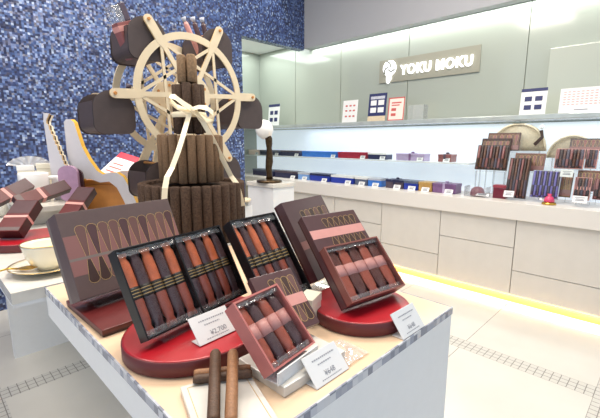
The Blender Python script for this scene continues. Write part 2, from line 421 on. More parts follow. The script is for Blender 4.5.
for x0, x1, m, l, lab, rb in lo_row:
    y0, y1 = gift(x0, x1, 180, 3.84, .15, .10, m, l, 'gift_box', lab, S1+.001, 'gift boxes on the floor of the lit case', rb)
    card(3.79, y0+.05, S1+.001, .085, .052, 'small white price card before the ' + lab.replace(' on the case floor', '') , 'price cards along the counter front')

# standing signs on top of the case
def stand_sign(px0, px1, ytop, X, m, label, kind):
    zb = 1.676
    a, c = onx(px0, 112, X), onx(px1, 112, X); top = onx((px0+px1)/2, ytop, X)
    w = a.y-c.y; h = top.z-zb
    t = thing('sign_card', label, 'sign', mtx=pose(X, (a.y+c.y)/2, zb, -PI/2, R(6)))
    MB().box((-w/2, 0, -.004), (w/2, h, 0), m, bevel=.001).build('card', t)
    MB().box((-w/2, .004, 0), (w/2, .07, .003), 'acrylic', mtx=flat(R(6))).build('foot', t)
    k = MB()
    if kind == 'navy':
        for (u0, u1, v0, v1) in ((.1, .9, .80, .90),): k.box((-w/2+u0*w, v0*h, .0003), (-w/2+u1*w, v1*h, .0012), 'silver')
        for u0 in (.12, .55):
            for v0 in (.32, .58): k.box((-w/2+u0*w, v0*h, .0003), (-w/2+(u0+.33)*w, (v0+.18)*h, .0012), 'paper')
        k.box((-w/2, .02*h, .0003), (w/2, .2*h, .0012), 'beige')
    elif kind == 'dots':
        for u0 in (.18, .45, .7):
            for v0 in (.25, .5, .72): k.box((-w/2+u0*w, v0*h, .0003), (-w/2+(u0+.14)*w, (v0+.07)*h, .0012), 'redink')
    elif kind == 'red':
        for q in ((0, 1, 0, .05), (0, 1, .95, 1), (0, .06, 0, 1), (.94, 1, 0, 1), (.2, .5, .2, .32), (.2, .5, .42, .54), (.2, .8, .74, .8), (.2, .7, .64, .69)):
            k.box((-w/2+q[0]*w, q[2]*h, .0003), (-w/2+q[1]*w, q[3]*h, .0012), 'redink')
    elif kind == 'four':
        k.box((-w/2, .88*h, .0003), (w/2, h, .0012), 'navyink')
        for u0 in (.16, .56):
            for v0 in (.2, .52): k.box((-w/2+u0*w, v0*h, .0003), (-w/2+(u0+.28)*w, (v0+.18)*h, .0012), 'navyink')
    else:
        for v in range(6): 
            for u in range(9): k.box((-w/2+(.08+u*.098)*w, (.84-v*.1)*h, .0003), (-w/2+(.08+u*.098+.06)*w, (.84-v*.1+.03)*h, .001), 'pinkband')
        k.box((-w*.15, .12*h, .0003), (w*.15, .16*h, .001), 'ink')
    k.build('print', t)
stand_sign(267.5, 278.5, 104, 3.95, 'paper', 'small white card with dark squares near the blue wall on the case', 'four')
stand_sign(342, 356.5, 100, 3.90, 'paper', 'white card with small red marks standing on the case top', 'dots')
stand_sign(367.5, 385, 93, 3.92, 'navyink', 'dark navy information card with white pictures on the case top', 'navy')
stand_sign(387.5, 403.5, 97, 3.88, 'pinkpaper', 'pale pink card with thin red border on the case top', 'red')
stand_sign(519, 545, 88, 3.90, 'paper', 'white card with navy heading and four navy pictures on case top', 'four')
stand_sign(558, 604, 87, 3.90, 'paper', 'large white card with rows of pink text at the right edge', 'rows')
t = thing('acrylic_box', 'empty clear acrylic box standing on the case under the lit sign', 'acrylic box', (3.92, 2.12, 1.676))
MB().box((0, -.09, 0), (.1, .09, .004), 'acrylic').build('bottom', t)
for sx_ in (0, .097): MB().box((sx_, -.09, .004), (sx_+.003, .09, .16), 'acrylic').build('side', t)
for sy_ in (-.09, .087): MB().box((.003, sy_, .004), (.097, sy_+.003, .16), 'acrylic').build('side', t)

# lit wall sign
t = thing('wall_sign', 'glowing white shop name with round swirl emblem on the glass wall', 'sign', (XB-.03, 0, 0))
MB().box((.012, -2.84, .02), (.022, -1.62, .29), 'taupeglass', bevel=.002).build('backing_panel', t).matrix_local = Matrix(((1, 0, 0, 0), (0, -1, 0, 0), (0, 0, 1, 2.14), (0, 0, 0, 1)))
o = text_mesh('YOKU MOKU', .150, 'signlight', extrude=.008, bold=.0036, spacing=1.12)
o.parent = t; o.rotation_euler = (PI/2, 0, -PI/2); o.location = (0, 2.535, 2.232)
bb = [v.co.x for v in o.data.vertices]; o.scale = (.85/(max(bb)-min(bb)), 1.02, 1)
e = MB(); n = 28
e.lathe([(.0, 0), (.085, 0), (.092, .006), (.085, .022), (0.0, .024)], 'signlight', n)
tail = [(.03, -.075), (.055, -.06), (.02, -.15), (.0, -.155), (-.005, -.14)]
e.bm.verts.ensure_lookup_table()
o = e.build('emblem', t); o.rotation_euler = (0, -PI/2, 0); o.location = (.012, 2.69, 2.325)
e = MB(); pts = [(-.012, .07), (.02, .06), (.03, -.06), (-.01, -.115), (-.03, -.1), (-.035, -.05)]
e.prism([(x*1.0+.0, z-.03) for x, z in pts], 0, .022, 'signlight'); o = e.build('emblem_tail', t); o.rotation_euler = (0, 0, -PI/2); o.location = (-.012, 2.69, 2.29)
for k in range(3):
    a0 = k*2*PI/3 + .4; pp = []
    for q in range(9):
        s_ = q/8; r_ = .012+.072*s_; a_ = a0+1.5*s_; pp.append((-.013, -r_*math.cos(a_), r_*math.sin(a_)))
    o = MB().tube(pp, .010, 'signshade', 6).build('swirl_line', t); o.location = (0, 2.69, 2.325)

# ------------------------------------------------------------------ tables
TX0, TX1, TY0, TY1, TZ = .25, 1.005, .402, 1.372, 1.0
def table_block(name, label, x0, x1, y0, y1, apron, panels, topm, front, edge, eh):
    t = thing(name, label, 'table', ((x0+x1)/2, (y0+y1)/2, 0))
    cx, cy = (x0+x1)/2, (y0+y1)/2
    MB().box((x0-cx+.004, y0-cy+.004, TZ-eh), (x1-cx-.004, y1-cy-.004, TZ), topm).build('table_top', t)
    e = MB()
    for lo, hi in (((x0, y0), (x1, y0+.004)), ((x0, y1-.004), (x1, y1)), ((x0, y0+.004), (x0+.004, y1-.004)), ((x1-.004, y0+.004), (x1, y1-.004))):
        e.box((lo[0]-cx, lo[1]-cy, TZ-eh), (hi[0]-cx, hi[1]-cy, TZ), edge)
    e.build('edge_band', t)
    MB().box((x0-cx+.002, y0-cy+(.062 if front else .002), TZ-eh-apron), (x1-cx-.002, y1-cy-.002, TZ-eh-.0005), 'white').build('apron', t)
    for q in panels: MB().box((q[0]-cx, q[1]-cy, 0), (q[2]-cx, q[3]-cy, TZ-eh-.0006-(0 if front and q is panels[0] else apron)), 'white').build('leg_panel', t)
    return t
table_block('display_table', 'near white display table with cream top and pearl mosaic edge', TX0, TX1, TY0, TY1, .075, [(TX0+.002, TY0+.002, TX1-.002, TY0+.061), (TX0+.30, TY1-.10, TX1-.02, TY1-.02)], 'tabletop', True, 'edgemosaic', .02)
table_block('display_table', 'further marble topped display table carrying the cookie tower and wooden wheel', .166, 1.45, 1.382, 3.60, .012, [(.344, 3.05, 1.40, 3.11), (1.2, 1.6, 1.40, 1.66)], 'marble', False, 'marble', .036)

# red discs
def disc(x, y, r, label, sx_=1, rz=0, z=TZ+.0005, h=.034):
    t = thing('round_stand', label, 'stand', (x, y, z), rz)
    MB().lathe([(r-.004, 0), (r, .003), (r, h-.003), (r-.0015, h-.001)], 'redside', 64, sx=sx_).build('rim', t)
    MB().lathe([(r-.003, h-.004), (r-.0018, h-.0008), (r-.006, h)], 'red', 64, sx=sx_).build('top', t)
disc(.432, .752, .150, 'large red lacquer disc under the black ten stick tray', 1.17, R(8))
disc(.79, .560, .128, 'red lacquer disc under the open gift box at the table corner')
disc(.700, .775, .080, 'small red lacquer disc half hidden behind the rose box')
disc(.36, 2.02, .16, 'red lacquer disc behind the cream teacup on further table', 1.15)

# ------------------------------------------------------------------ wrapped sticks, trays, boxes
def stick(mtx, rx, r, L, c1, c2, band, label, group, bandpos=(.46, .56)):
    t = thing('wrapped_cookie', label, 'cookie', group=group, mtx=mtx)
    n = 14; rings = []; mats = []
    prof = [(0, 1.25, .25), (.05, 1.2, .35), (.10, .75, .75), (.15, .97, .97), (.25, 1, 1), (bandpos[0], 1, 1), (bandpos[1], 1, 1), (.80, 1, 1), (.88, .96, .96), (.93, .7, .7), (.97, 1.15, .3), (1, 1.25, .22)]
    tw = random.uniform(-.15, .15)
    for s_, kx, kz in prof:
        rings.append([(rx*(kx*.93 if kx < 1 else (.97+(kx-1)*.1))*math.cos(2*PI*i/n)*.98, s_*L, r*kz*math.sin(2*PI*i/n)*.93 + tw*r*(1-kz)) for i in range(n)])
    mats = [c2 if (prof[k][0]+prof[k+1][0])/2 < (bandpos[0]+bandpos[1])/2 else c1 for k in range(len(prof)-1)]
    b = MB(); b.loft(rings, c1, mats=mats); b.build('wrapper', t)
    if band == 'blackband':
        b = MB(); ks = [bandpos[0]-.03+f*(bandpos[1]-bandpos[0]+.05) for f in (0, .2, .27, .45, .52, .7, .77, 1)]
        b.loft([[(rx*.99*math.cos(2*PI*i/n), s_*L, r*.97*math.sin(2*PI*i/n)) for i in range(n)] for s_ in ks], band, mats=[('goldline' if k % 2 else 'blackband') for k in range(7)])
        b.build('band', t)['label'] = 'black band with gold lines'
    elif band:
        b = MB(); b.loft([[(rx*.99*math.cos(2*PI*i/n), s_*L, r*.97*math.sin(2*PI*i/n)) for i in range(n)] for s_ in (bandpos[0]-.03, bandpos[1]+.05)], band)
        b.build('band', t)['label'] = 'dusty pink paper band'
ordn = ['first', 'second', 'third', 'fourth', 'fifth', 'sixth', 'seventh', 'eighth', 'ninth', 'tenth']
def tray(name, label, P, w, h, d, m, msides, nst, colours, band, short, divider=None, bandpos=(.46, .56), wall=.0035, cname='wrapped cookies in trays', rim=.0):
    t = thing(name, label, 'cookie box', mtx=P)
    MB().box((0, 0, -d), (w, h, -d+.003), m).build('back_board', t)
    b = MB()
    for lo, hi in (((0, 0), (wall, h)), ((w-wall, 0), (w, h)), ((wall, 0), (w-wall, wall)), ((wall, h-wall), (w-wall, h))):
        b.box((lo[0], lo[1], -d+.003), (hi[0], hi[1], 0), msides)
    b.build('tray_wall', t)
    b = MB(); nx, ny = 10, 14
    def hz(i, j): return -.004 + .0022*math.sin(i*1.7+j*.6)*math.cos(j*1.1)
    g = [[b.bm.verts.new((wall+.001+(w-2*wall-.002)*i/nx, wall+.001+(h-2*wall-.002)*j/ny, hz(i, j))) for i in range(nx+1)] for j in range(ny+1)]
    for j in range(ny):
        for i in range(nx):
            f = b.bm.faces.new((g[j][i], g[j][i+1], g[j+1][i+1], g[j+1][i])); f.smooth = True
            f.material_index = b.mi('filmedge' if j in (0, ny-1) else 'film')
    b.build('clear_film', t, recalc=False)
    n_ = nst; groups = 2 if divider else 1
    inner = w - 2*wall - (.010 if divider else .002)
    pitch = inner/n_; r = min(pitch*.5, (d-.0125)/2); rx = pitch*.495
    if divider: MB().box((w/2-.0025, wall, -d+.003), (w/2+.0025, h-wall, -.002), m).build('divider', t)
    for i in range(n_):
        x = wall + .001 + pitch*(i+.5) + ((.008 if i >= n_/2 else 0) if divider else 0)
        c1, c2 = colours[i % len(colours)]
        mt = P @ Matrix.Translation((x, wall+.004, -d+.004+r)) 
        word = {'orangewrap': 'orange', 'darkwrap': 'dark violet', 'darkwrap2': 'dark cocoa', 'brownwrap': 'brown'}[c1]
        stick(mt, rx, r, h-2*wall-.008, c1, c2, band, '%s wrapped cookie stick, %s from left in the %s' % (word, ordn[i], short), 'cookies in the ' + short, bandpos)
    return t
def motif(t, w, h, m_bg, bands, rows, line=.0007, z=0.0006):
    """printed art: pink bands, rows of tapering cookie outlines in gold on brown"""
    k = MB()
    for y0, y1, m in bands: k.box((.002, y0*h, 0), (w-.002, y1*h, z*.5), m)
    for (y0, y1, n, x0, x1, flip, ms, full) in rows:
        p = (x1-x0)*w/n
        for i in range(n):
            cx = x0*w+p*(i+.5); rt_, rb_ = p*.47, p*.16
            yt, yb = (y1*h-rt_, y0*h) if not flip else (y0*h+rt_, y1*h)
            sg = 1 if not flip else -1
            lean = 0
            out = [(cx+rb_, yb), (cx+rt_, yt)] + [(cx+rt_*math.cos(a), yt+sg*rt_*.8*math.sin(a)) for a in (PI*.2, PI*.4, PI*.6, PI*.8)] + [(cx-rt_, yt), (cx-rb_, yb)]
            zz = z*(.55+.12*(i % 2))
            fc = [Vector((x, y, zz)) for x, y in out]
            k.poly(fc if sg > 0 else fc[::-1], ms[i % len(ms)])
            pts = [Vector((x, y, z+.0002*(i % 2))) for x, y in out]
            for q in range(len(pts)-1):
                a, c = pts[q], pts[q+1]; d_ = (c-a).normalized(); nn = Vector((-d_.y, d_.x, 0))*line
                k.poly([a-nn, c-nn, c+nn, a+nn], 'goldline')
    o = k.build('printed_art', t, recalc=False); return o
def closed_box(name, label, P, w, h, d, m, mside, bands, rows, sideband=None, line=.0007, extra=None):
    t = thing(name, label, 'cookie box', mtx=P)
    MB().box((.0008, .0008, -d), (w-.0008, h-.0008, -d*.45), mside, bevel=.001).build('box_base', t)
    MB().box((0, 0, -d*.75), (w, h, 0), m, bevel=.0012).build('lid', t)
    motif(t, w, h, m, bands, rows, line)
    if sideband:
        b = MB(); y0, y1 = sideband
        b.box((-.0012, y0*h, -d-.001), (w+.0012, y1*h, -.0002), 'pinkband'); b.build('paper_band', t)['label'] = 'dusty pink paper band'
    return t
def easel(label, P, w, h, d, table_z):
    """clear acrylic easel holding a leaning box: back plate, lip and foot"""
    t = thing('acrylic_easel', label, 'easel', mtx=P)
    MB().box((.1*w, -.004, -d-.005), (.9*w, h*.8, -d-.002), 'acrylic').build('back_plate', t)
    MB().box((.1*w, -.004, -d-.002), (.9*w, -.001, .008), 'acrylic').build('lip', t)
    a = P @ Vector((w/2, h*.6, -d-.006)); yawv = (P.to_3x3() @ Vector((1, 0, 0)))
    Pi = P.inverted(); back = Vector((-yawv.y, yawv.x, 0)); foot = a + back*.02; foot.z = table_z+.003
    b = MB(); p0, p1 = Pi @ a, Pi @ foot
    b.strip([p0, p1], Vector((1, 0, 0)), .5*w, .003, 'acrylic'); b.build('leg', t)
    b = MB(); q0 = P @ Vector((.12*w, -.004, -.0)); q0.z = table_z+.002; q1 = P @ Vector((.88*w, -.004, -.0)); q1.z = table_z+.002
    b.poly([Pi @ q0, Pi @ q1, Pi @ (q1+back*.08), Pi @ (q0+back*.08)], 'acrylic')
    b.poly([Pi @ (q0+up*.003), Pi @ (q1+up*.003), Pi @ (q1+back*.08+up*.003), Pi @ (q0+back*.08+up*.003)], 'acrylic'); b.build('foot', t)

OD = [('orangewrap', 'brownwrap'), ('darkwrap', 'darkwrap')]
# A: large closed box standing upright at the left
PA = pose(.260, 1.032, 1.056, R(8.9), R(24.4))
row_top = (.46, .84, 10, .10, .985, False, ['motifmid', 'plum', 'motifmid', 'motifmid', 'plum'], 1)
row_bot = (.13, .42, 10, .10, .985, True, ['motifdark', 'motifdark', 'motifmid'], 1)
closed_box('cookie_box', 'large dark taupe closed box with gold cookie outlines, leaning upright at left', PA, .337, .231, .068, 'taupe', 'taupeside',
           [(.46, .72, 'motiflight'), (.43, .46, 'taupeside'), (.26, .43, 'motiflight')], [row_top, row_bot], line=.0005)
easel('clear acrylic easel behind the large dark taupe closed box', PA, .337, .231, .068, TZ+.0195)
# B: black tray, ten sticks
PB = pose(.292, .716, 1.057, R(10.9), R(28.9))
tray('cookie_tray', 'black tray of ten wrapped cookies leaning on the large red disc', PB, .298, .196, .029, 'blackcard', 'blackcard', 10, OD, 'blackband', 'black ten stick tray', divider=True)
easel('clear acrylic easel under the black ten stick tray', PB, .298, .196, .029, TZ+.0345)
# C
PC = pose(.558, .655, 1.060, R(4.4), R(35.5))
tray('cookie_tray', 'black tray of six wrapped cookies behind the rose box', PC, .163, .237, .032, 'blackcard', 'blackcard', 6, OD, 'blackband', 'black six stick tray')
# D
PD = pose(.410, .470, 1.0465, R(7.7), R(44.3))
tray('cookie_tray', 'rose pink tray of four wrapped cookies on the front marble slab', PD, .128, .145, .034, 'rosebox', 'rosebox', 4, [('brownwrap', 'brownwrap'), ('darkwrap', 'darkwrap')], 'pinkband', 'rose pink tray', bandpos=(.46, .62), wall=.004)
t = thing('acrylic_stand', 'frosted acrylic stand with upright lip holding the rose pink tray', 'stand', (.410, .4655, TZ+.0208), R(7.7))
MB().box((.004, 0, 0), (.124, .040, .0016), 'frost').build('base', t)
MB().box((.002, -.004, 0), (.126, -.0005, .024), 'frost').build('lip', t)
# E
PE = pose(.494, .551, 1.047, R(-5.6), R(47))
closed_box('cookie_box', 'small plum closed box with pink band lying behind the rose pink tray', PE, .116, .147, .02, 'plum', 'maroon', [(.38, .56, 'pinkband')],
           [(.56, .9, 4, .32, .95, False, ['motifdark', 'motifmid'], 1), (.08, .37, 4, .32, .95, True, ['motifmid', 'motifdark'], 1)], line=.0005)
# F: closed box behind and open tray in front
PF = pose(.698, .519, 1.070, R(-8.9), R(43.5))
PF2 = PF @ Matrix.Translation((0, 0, -.0225))
closed_box('cookie_box', 'plum closed box with pink band directly behind the five stick tray', PF2, .195, .267, .026, 'plum', 'maroondark', [(.72, .82, 'pinkband')],
           [(.83, .95, 6, .3, .93, False, ['motifdark'], 1), (.60, .715, 6, .3, .93, True, ['motifdark'], 1)], line=.0005)
tray('cookie_tray', 'maroon tray of five wrapped cookies on the red disc at the table corner', PF @ Matrix.Translation((0, .0, .004)), .195, .155, .0255, 'maroon', 'traywall', 5,
     [('darkwrap2', 'brownwrap'), ('brownwrap', 'darkwrap2')], 'pinkband', 'maroon corner tray', bandpos=(.48, .62), wall=.004)
# G
PG = pose(.770, .690, 1.062, R(9.0), R(31.9))
closed_box('cookie_box', 'plum closed box standing furthest back behind the corner gift box', PG, .215, .248, .034, 'plum', 'maroondark', [(.38, .48, 'motiflight')],
           [(.55, .86, 6, .28, .95, False, ['motifdark', 'motifmid'], 1), (.10, .37, 6, .28, .95, True, ['motifmid'], 1)], sideband=None, line=.0005)
easel('clear acrylic easel under the furthest back plum box', PG, .215, .248, .034, TZ)
easel('clear acrylic easel under the black six stick tray', PC, .163, .237, .032, TZ+.0348)
# flat maroon boxes lying under A and B at the left
def lying(name, label, cx, cy, z, w, l, h, rz, m, band=True, bandw=.03):
    t = thing(name, label, 'cookie box', (cx, cy, z), rz)
    MB().box((-w/2, -l/2, 0), (w/2, l/2, h*.55), 'maroondark', bevel=.001).build('box_base', t)
    MB().box((-w/2-.001, -l/2-.001, h*.4), (w/2+.001, l/2+.001, h), m, bevel=.001).build('lid', t)
    if band: MB().box((-w/2-.002, -bandw/2, -.0), (w/2+.002, bandw/2, h+.0008), 'pinkband').build('paper_band', t)
lying('cookie_box', 'flat maroon box lying on the table under the large taupe box', .345, 1.035, TZ+.001, .165, .25, .018, R(2), 'maroon', False)
# cream box between E and F
t = thing('cream_box', 'small cream box peeking out between rose tray and corner gift box', 'box', (.662, .622, TZ+.001), R(20))
MB().box((-.03, -.02, 0), (.03, .02, .05), 'cream', bevel=.001).build('box_base', t)
MB().box((-.031, -.021, .05), (.031, .021, .072), 'cream', bevel=.001).build('lid', t)

# marble slabs
def slab(label, x, y, w, l, h, rz, inlay=False):
    t = thing('marble_slab', label, 'slab', (x, y, TZ+.0005), rz)
    MB().box((-w/2, -l/2, 0), (w/2, l/2, h), 'marble', bevel=.002).build('slab', t)
    if inlay:
        k = MB(); q = .010
        for lo, hi in (((-w/2+q, -l/2+q), (w/2-q, -l/2+q+.0012)), ((-w/2+q, l/2-q-.0012), (w/2-q, l/2-q)), ((-w/2+q, -l/2+q), (-w/2+q+.0012, l/2-q)), ((w/2-q-.0012, -l/2+q), (w/2-q, l/2-q))):
            k.box((lo[0], lo[1], h), (hi[0], hi[1], h+.0004), 'goldline')
        k.build('gold_line', t)
slab('marble slab under the rose pink tray', .505, .520, .175, .135, .020, 0)
slab('pale marble slab with gold inlay line carrying four bare cookies', .328, .497, .125, .165, .014, R(-18), True)
# bare rolled cookies
def cookie(a, c, r, m, label):
    a, c = Vector(a), Vector(c); L = (c-a).length; d = (c-a).normalized(); u = d.orthogonal().normalized(); v = d.cross(u)
    o = MB(); n = 18; rings = []
    prof = [(.0, .45), (.0, .8), (.006, 1), (L-.006, 1), (L, .8), (L, .45), (L-.02, .4)]
    full = [(.02, .4)] + prof
    for s_, k in full: rings.append([(r*k*math.cos(2*PI*i/n), r*k*math.sin(2*PI*i/n), s_) for i in range(n)])
    o.loft(rings, m); o = o.build('rolled_cookie'); o.matrix_world = axes(a, u, v, d)
    return tag(o, label, 'cookie', 'bare rolled cookies on the marble slab')
zt = TZ+.0145
p0, p1 = onz(194, 374, zt+.0085), onz(244, 369, zt+.0085)
d_ = (p1-p0).normalized(); nrm = Vector((d_.y, -d_.x, 0))
cookie(p0, p0+d_*.105, .0082, 'cookiepale', 'golden brown cookie lying crosswise at the back on the marble slab')
cookie(p0+nrm*.0172, p0+nrm*.0172+d_*.107, .0082, 'cookiedark', 'dark cookie lying crosswise in front of the golden one')
for px_, m, lab in ((214, 'cookiedark', 'dark cookie leaning up onto the crosswise pair, left one'), (231.5, 'cookiepale', 'golden brown cookie leaning up onto the crosswise pair, right one')):
    a = onz(px_+1.5, 352, TZ+.050); lo = onz(px_-.5, 419, TZ+.0285)
    dd = (a-lo).normalized(); cookie(a-dd*.165, a, .0102, m, lab)

# price cards on the near table
def tcard(P, w, h, label, price, lines, lean=42.8):
    t = thing('price_card', label, 'price card', mtx=P)
    MB().box((0, 0, -.002), (w, h, 0), 'paper', bevel=.0006).build('card', t)
    MB().box((0, .003, -.0005), (w, .03, .001), 'paper', mtx=flat(R(lean))).build('foot', t)
    k = MB()
    for (x0, x1, y0, hh) in lines:
        x = x0
        while x < x1:
            q = random.uniform(.025, .05); k.box((x*w, y0*h, .0001), (min(x+q, x1)*w, (y0+hh)*h, .0004), 'ink'); x += q+.018
    k.build('print', t)
    o = text_mesh(price, h*.24, 'ink', extrude=.0002, bold=.0); o.parent = t; o.location = (w*.36, h*.2, .0004)
L3 = [(.2, .86, .74, .045), (.3, .7, .58, .04), (.22, .8, .10, .03)]
tcard(pose(.372, .655, 1.037, R(3.3), R(42.8)), .097, .062, 'white price card reading 2,700 yen on the large red disc', '¥2,700', L3)
tcard(pose(.474, .425, 1.002, R(.3), R(42.9)), .096, .060, 'white price card standing in front of the rose pink tray', '¥648', L3)
tcard(pose(.746, .405, 1.002, R(-1), R(37)), .100, .062, 'white price card standing before the red corner disc', '¥648', L3, 37)
# crumpled clear wrap by the cards
def wrap(label, x, y, z, w, l, h, seed):
    random.seed(seed); b = MB(); nx, ny = 9, 7
    g = [[b.bm.verts.new((w*(i/nx-.5), l*(j/ny-.5), h*random.uniform(.1, 1)*math.sin(PI*(i+.5)/(nx+1))*math.sin(PI*(j+.5)/(ny+1))+.002)) for i in range(nx+1)] for j in range(ny+1)]
    for j in range(ny):
        for i in range(nx):
            f = b.bm.faces.new((g[j][i], g[j][i+1], g[j+1][i+1], g[j+1][i])); f.material_index = b.mi('cello')
    o = b.build('cellophane', None, (x, y, z), recalc=False); random.seed(seed+50)
    return tag(o, label, 'cellophane')
wrap('crumpled clear film between the rose tray and its price card', .60, .47, TZ+.001, .09, .08, .018, 3)
wrap('crumpled clear film behind the corner disc beside the plum box', .62, .72, TZ+.036, .06, .05, .03, 5)

# ------------------------------------------------------------------ cookie tower
TWX, TWY = .935, 1.642
tw = thing('cookie_tower', 'tall three tier tower of dark rolled cookies tied with cream ribbon', 'cookie tower', (TWX, TWY, TZ))
def tower_stick(x, y, z0, z1, r, m, protos={}):
    key = (round(z0, 3), round(z1, 3), m)
    if key not in protos:
        b = MB(); n = 14; L = z1-z0; rings = []
        for s_, k in ((L-.03, .3), (L-.001, .35), (L, .8), (L-.004, 1), (.004, 1), (0, .9)):
            rings.append([(r*k*math.cos(2*PI*i/n)*(1+.03*math.sin(3*i)), r*k*math.sin(2*PI*i/n), s_) for i in range(n)])
        b.loft(rings, m); o = b.build('cookie_stick', tw); protos[key] = o
    else:
        o = protos[key].copy(); C.objects.link(o); o.parent = tw
    o.location = (x, y, z0+random.uniform(-.006, .004) if z0 > .01 else 0); o.rotation_euler = (0, 0, random.uniform(0, 6))
for k, (Rr, n, z0, z1, r, m) in enumerate(((.222, 32, 0, .262, .0215, 'cocoa'), (.128, 20, .262, .478, .0197, 'cocoamid'), (.053, 8, .478, .70, .0200, 'cocoa'), (.030, 4, .70, .825, .0200, 'cocoalight'))):
    for i in range(n):
        a = 2*PI*i/n + .13
        tower_stick(Rr*math.cos(a), Rr*math.sin(a), z0+(.006 if k else 0), z1, r, m)
MB().lathe([(.199, 0), (.199, .245), (.0, .246)], 'cocoa', 32).build('core', tw)
MB().lathe([(.106, .262), (.106, .455), (0, .456)], 'cocoa', 24).build('core', tw)
# ribbon bow and tails
def P_(x, y, Y): return ony(x, y, Y) - Vector((TWX, TWY, TZ))
wd = rt
MB().strip([P_(190, 111, 1.555), P_(187, 122, 1.545), P_(183, 136, 1.50), P_(178, 152, 1.475), P_(172, 168, 1.465), P_(167, 177, 1.40), P_(165, 188, 1.385), P_(164, 204, 1.384)], wd, .022, .0015, 'ribbon').build('ribbon_tail', tw)
MB().strip([P_(195, 111, 1.555), P_(203, 122, 1.545), P_(212, 138, 1.51), P_(221, 156, 1.51), P_(231, 176, 1.50), P_(237, 184, 1.45), P_(240, 195, 1.44), P_(243, 206, 1.44)], wd, .022, .0015, 'ribbon').build('ribbon_tail', tw)
def loop(pts, name):
    MB().strip([P_(*p) for p in pts], [fw*.75+up*.6]*len(pts), .034, .0015, 'ribbon').build(name, tw)
loop([(192, 109, 1.55), (184, 104, 1.53), (175, 97, 1.52), (170, 96, 1.53), (170, 101, 1.545), (177, 107, 1.55), (185, 110, 1.553), (192, 111, 1.555)], 'bow_loop')
loop([(192, 109, 1.55), (199, 107, 1.53), (207, 108, 1.52), (213, 113, 1.53), (213, 120, 1.545), (207, 121, 1.55), (199, 115, 1.553), (192, 111, 1.555)], 'bow_loop')
kn = P_(192, 110, 1.548); MB().lathe([(.004, -.014), (.013, -.009), (.014, .009), (.004, .014)], 'ribbon', 12, tuple(kn)).build('bow_knot', tw)
MB().lathe([(.075, .555), (.0765, .557), (.0765, .577), (.075, .579)], 'ribbon', 24, cap=False).build('ribbon_wrap', tw)

# ------------------------------------------------------------------ wooden wheel
WY0, WY1 = 1.95, 2.23
hub = ony(193, 95.5, WY0); WR = .322; TIP = .412
wh = thing('ferris_wheel', 'pale wooden toy ferris wheel with dark gondolas behind the cookie tower', 'ferris wheel', (hub.x, (WY0+WY1)/2, TZ))
hz_ = hub.z - TZ; A0 = R(3)
def wheel_frame(y):
    b = MB(); n = 72; w = .036; th = .009
    rings = []
    for i in range(n):
        a = 2*PI*i/n; c, s_ = math.cos(a), math.sin(a)
        rings.append([((WR)*c, y, hz_+WR*s_), ((WR)*c, y+th, hz_+WR*s_), ((WR-w)*c, y+th, hz_+(WR-w)*s_), ((WR-w)*c, y, hz_+(WR-w)*s_)])
    rings.append(rings[0]); b.loft(rings, 'wood', cap=False, smooth=False)
    fr = b.build('wheel_rim', wh)
    for k in range(6):
        a = k*PI/3 + A0; c, s_ = math.cos(a), math.sin(a)
        b = MB(); pts = []
        for q in range(9): t_ = -PI/2 + PI*q/8; pts.append((TIP + .023*math.cos(t_), .023*math.sin(t_)))
        out = [(.05, -.0125), (WR-.05, -.0125), (WR-.02, -.023)] + pts + [(WR-.02, .023), (WR-.05, .0125), (.05, .0125)]
        out = [(x*c - z*s_, hz_ + x*s_ + z*c) for x, z in out]
        b.prism(out, y-.001, y+th+.001, 'wood', 'woodshade')
        b.cyl((TIP*c, y-.006, hz_+TIP*s_), (TIP*c, y+th+.006, hz_+TIP*s_), .008, 'orangewood', 10)
        b.build('spoke', fr)
    b = MB()
    for k in range(6):
        a1, a2 = k*PI/3 + A0, (k+2)*PI/3 + A0; r_ = WR-.018
        p, q = Vector((r_*math.cos(a1), 0, r_*math.sin(a1))), Vector((r_*math.cos(a2), 0, r_*math.sin(a2)))
        d = (q-p).normalized(); nn = Vector((-d.z, 0, d.x))*.008
        b.prism([((p-nn).x, hz_+(p-nn).z), ((q-nn).x, hz_+(q-nn).z), ((q+nn).x, hz_+(q+nn).z), ((p+nn).x, hz_+(p+nn).z)], y+.001, y+th-.001, 'wood', 'woodshade')
    b.build('star_brace', fr)
    b = MB(); b.cyl((0, y-.004, hz_), (0, y+th+.004, hz_), .105, 'wood', 40)
    for k in range(6):
        a = k*PI/3+.5; b.cyl((.08*math.cos(a), y-.008, hz_+.08*math.sin(a)), (.08*math.cos(a), y-.004, hz_+.08*math.sin(a)), .008, 'orangewood', 10)
    b.build('hub_plate', fr)
    return fr
wheel_frame(-.14); wheel_frame(.13)
MB().cyl((0, -.16, hz_), (0, .16, hz_), .016, 'orangewood', 16).build('axle', wh)
for y in (-.175, .155):
    for sg in (-1, 1):
        b = MB(); p, q = Vector((0, 0, hz_)), Vector((sg*.18, 0, .02)); d = (q-p).normalized(); nn = Vector((-d.z, 0, d.x))*.016
        b.prism([((p-nn).x, (p-nn).z), ((q-nn).x, (q-nn).z), ((q+nn).x, (q+nn).z), ((p+nn).x, (p+nn).z)], y, y+.012, 'wood', 'woodshade'); b.build('stand_leg', wh)
MB().box((-.21, -.19, .0008), (.21, .17, .02), 'wood', bevel=.003).build('stand_base', wh)
def rrect(w, h, r, n=6, top_r=None):
    out = []; tr = top_r if top_r is not None else r
    for cx, cz, a0, rr in ((w/2-r, -h/2+r, -PI/2, r), (w/2-tr, h/2-tr, 0, tr), (-w/2+tr, h/2-tr, PI/2, tr), (-w/2+r, -h/2+r, PI, r)):
        for q in range(n+1): a = a0 + PI/2*q/n; out.append((cx+rr*math.cos(a), cz+rr*math.sin(a)))
    return out
gond = []
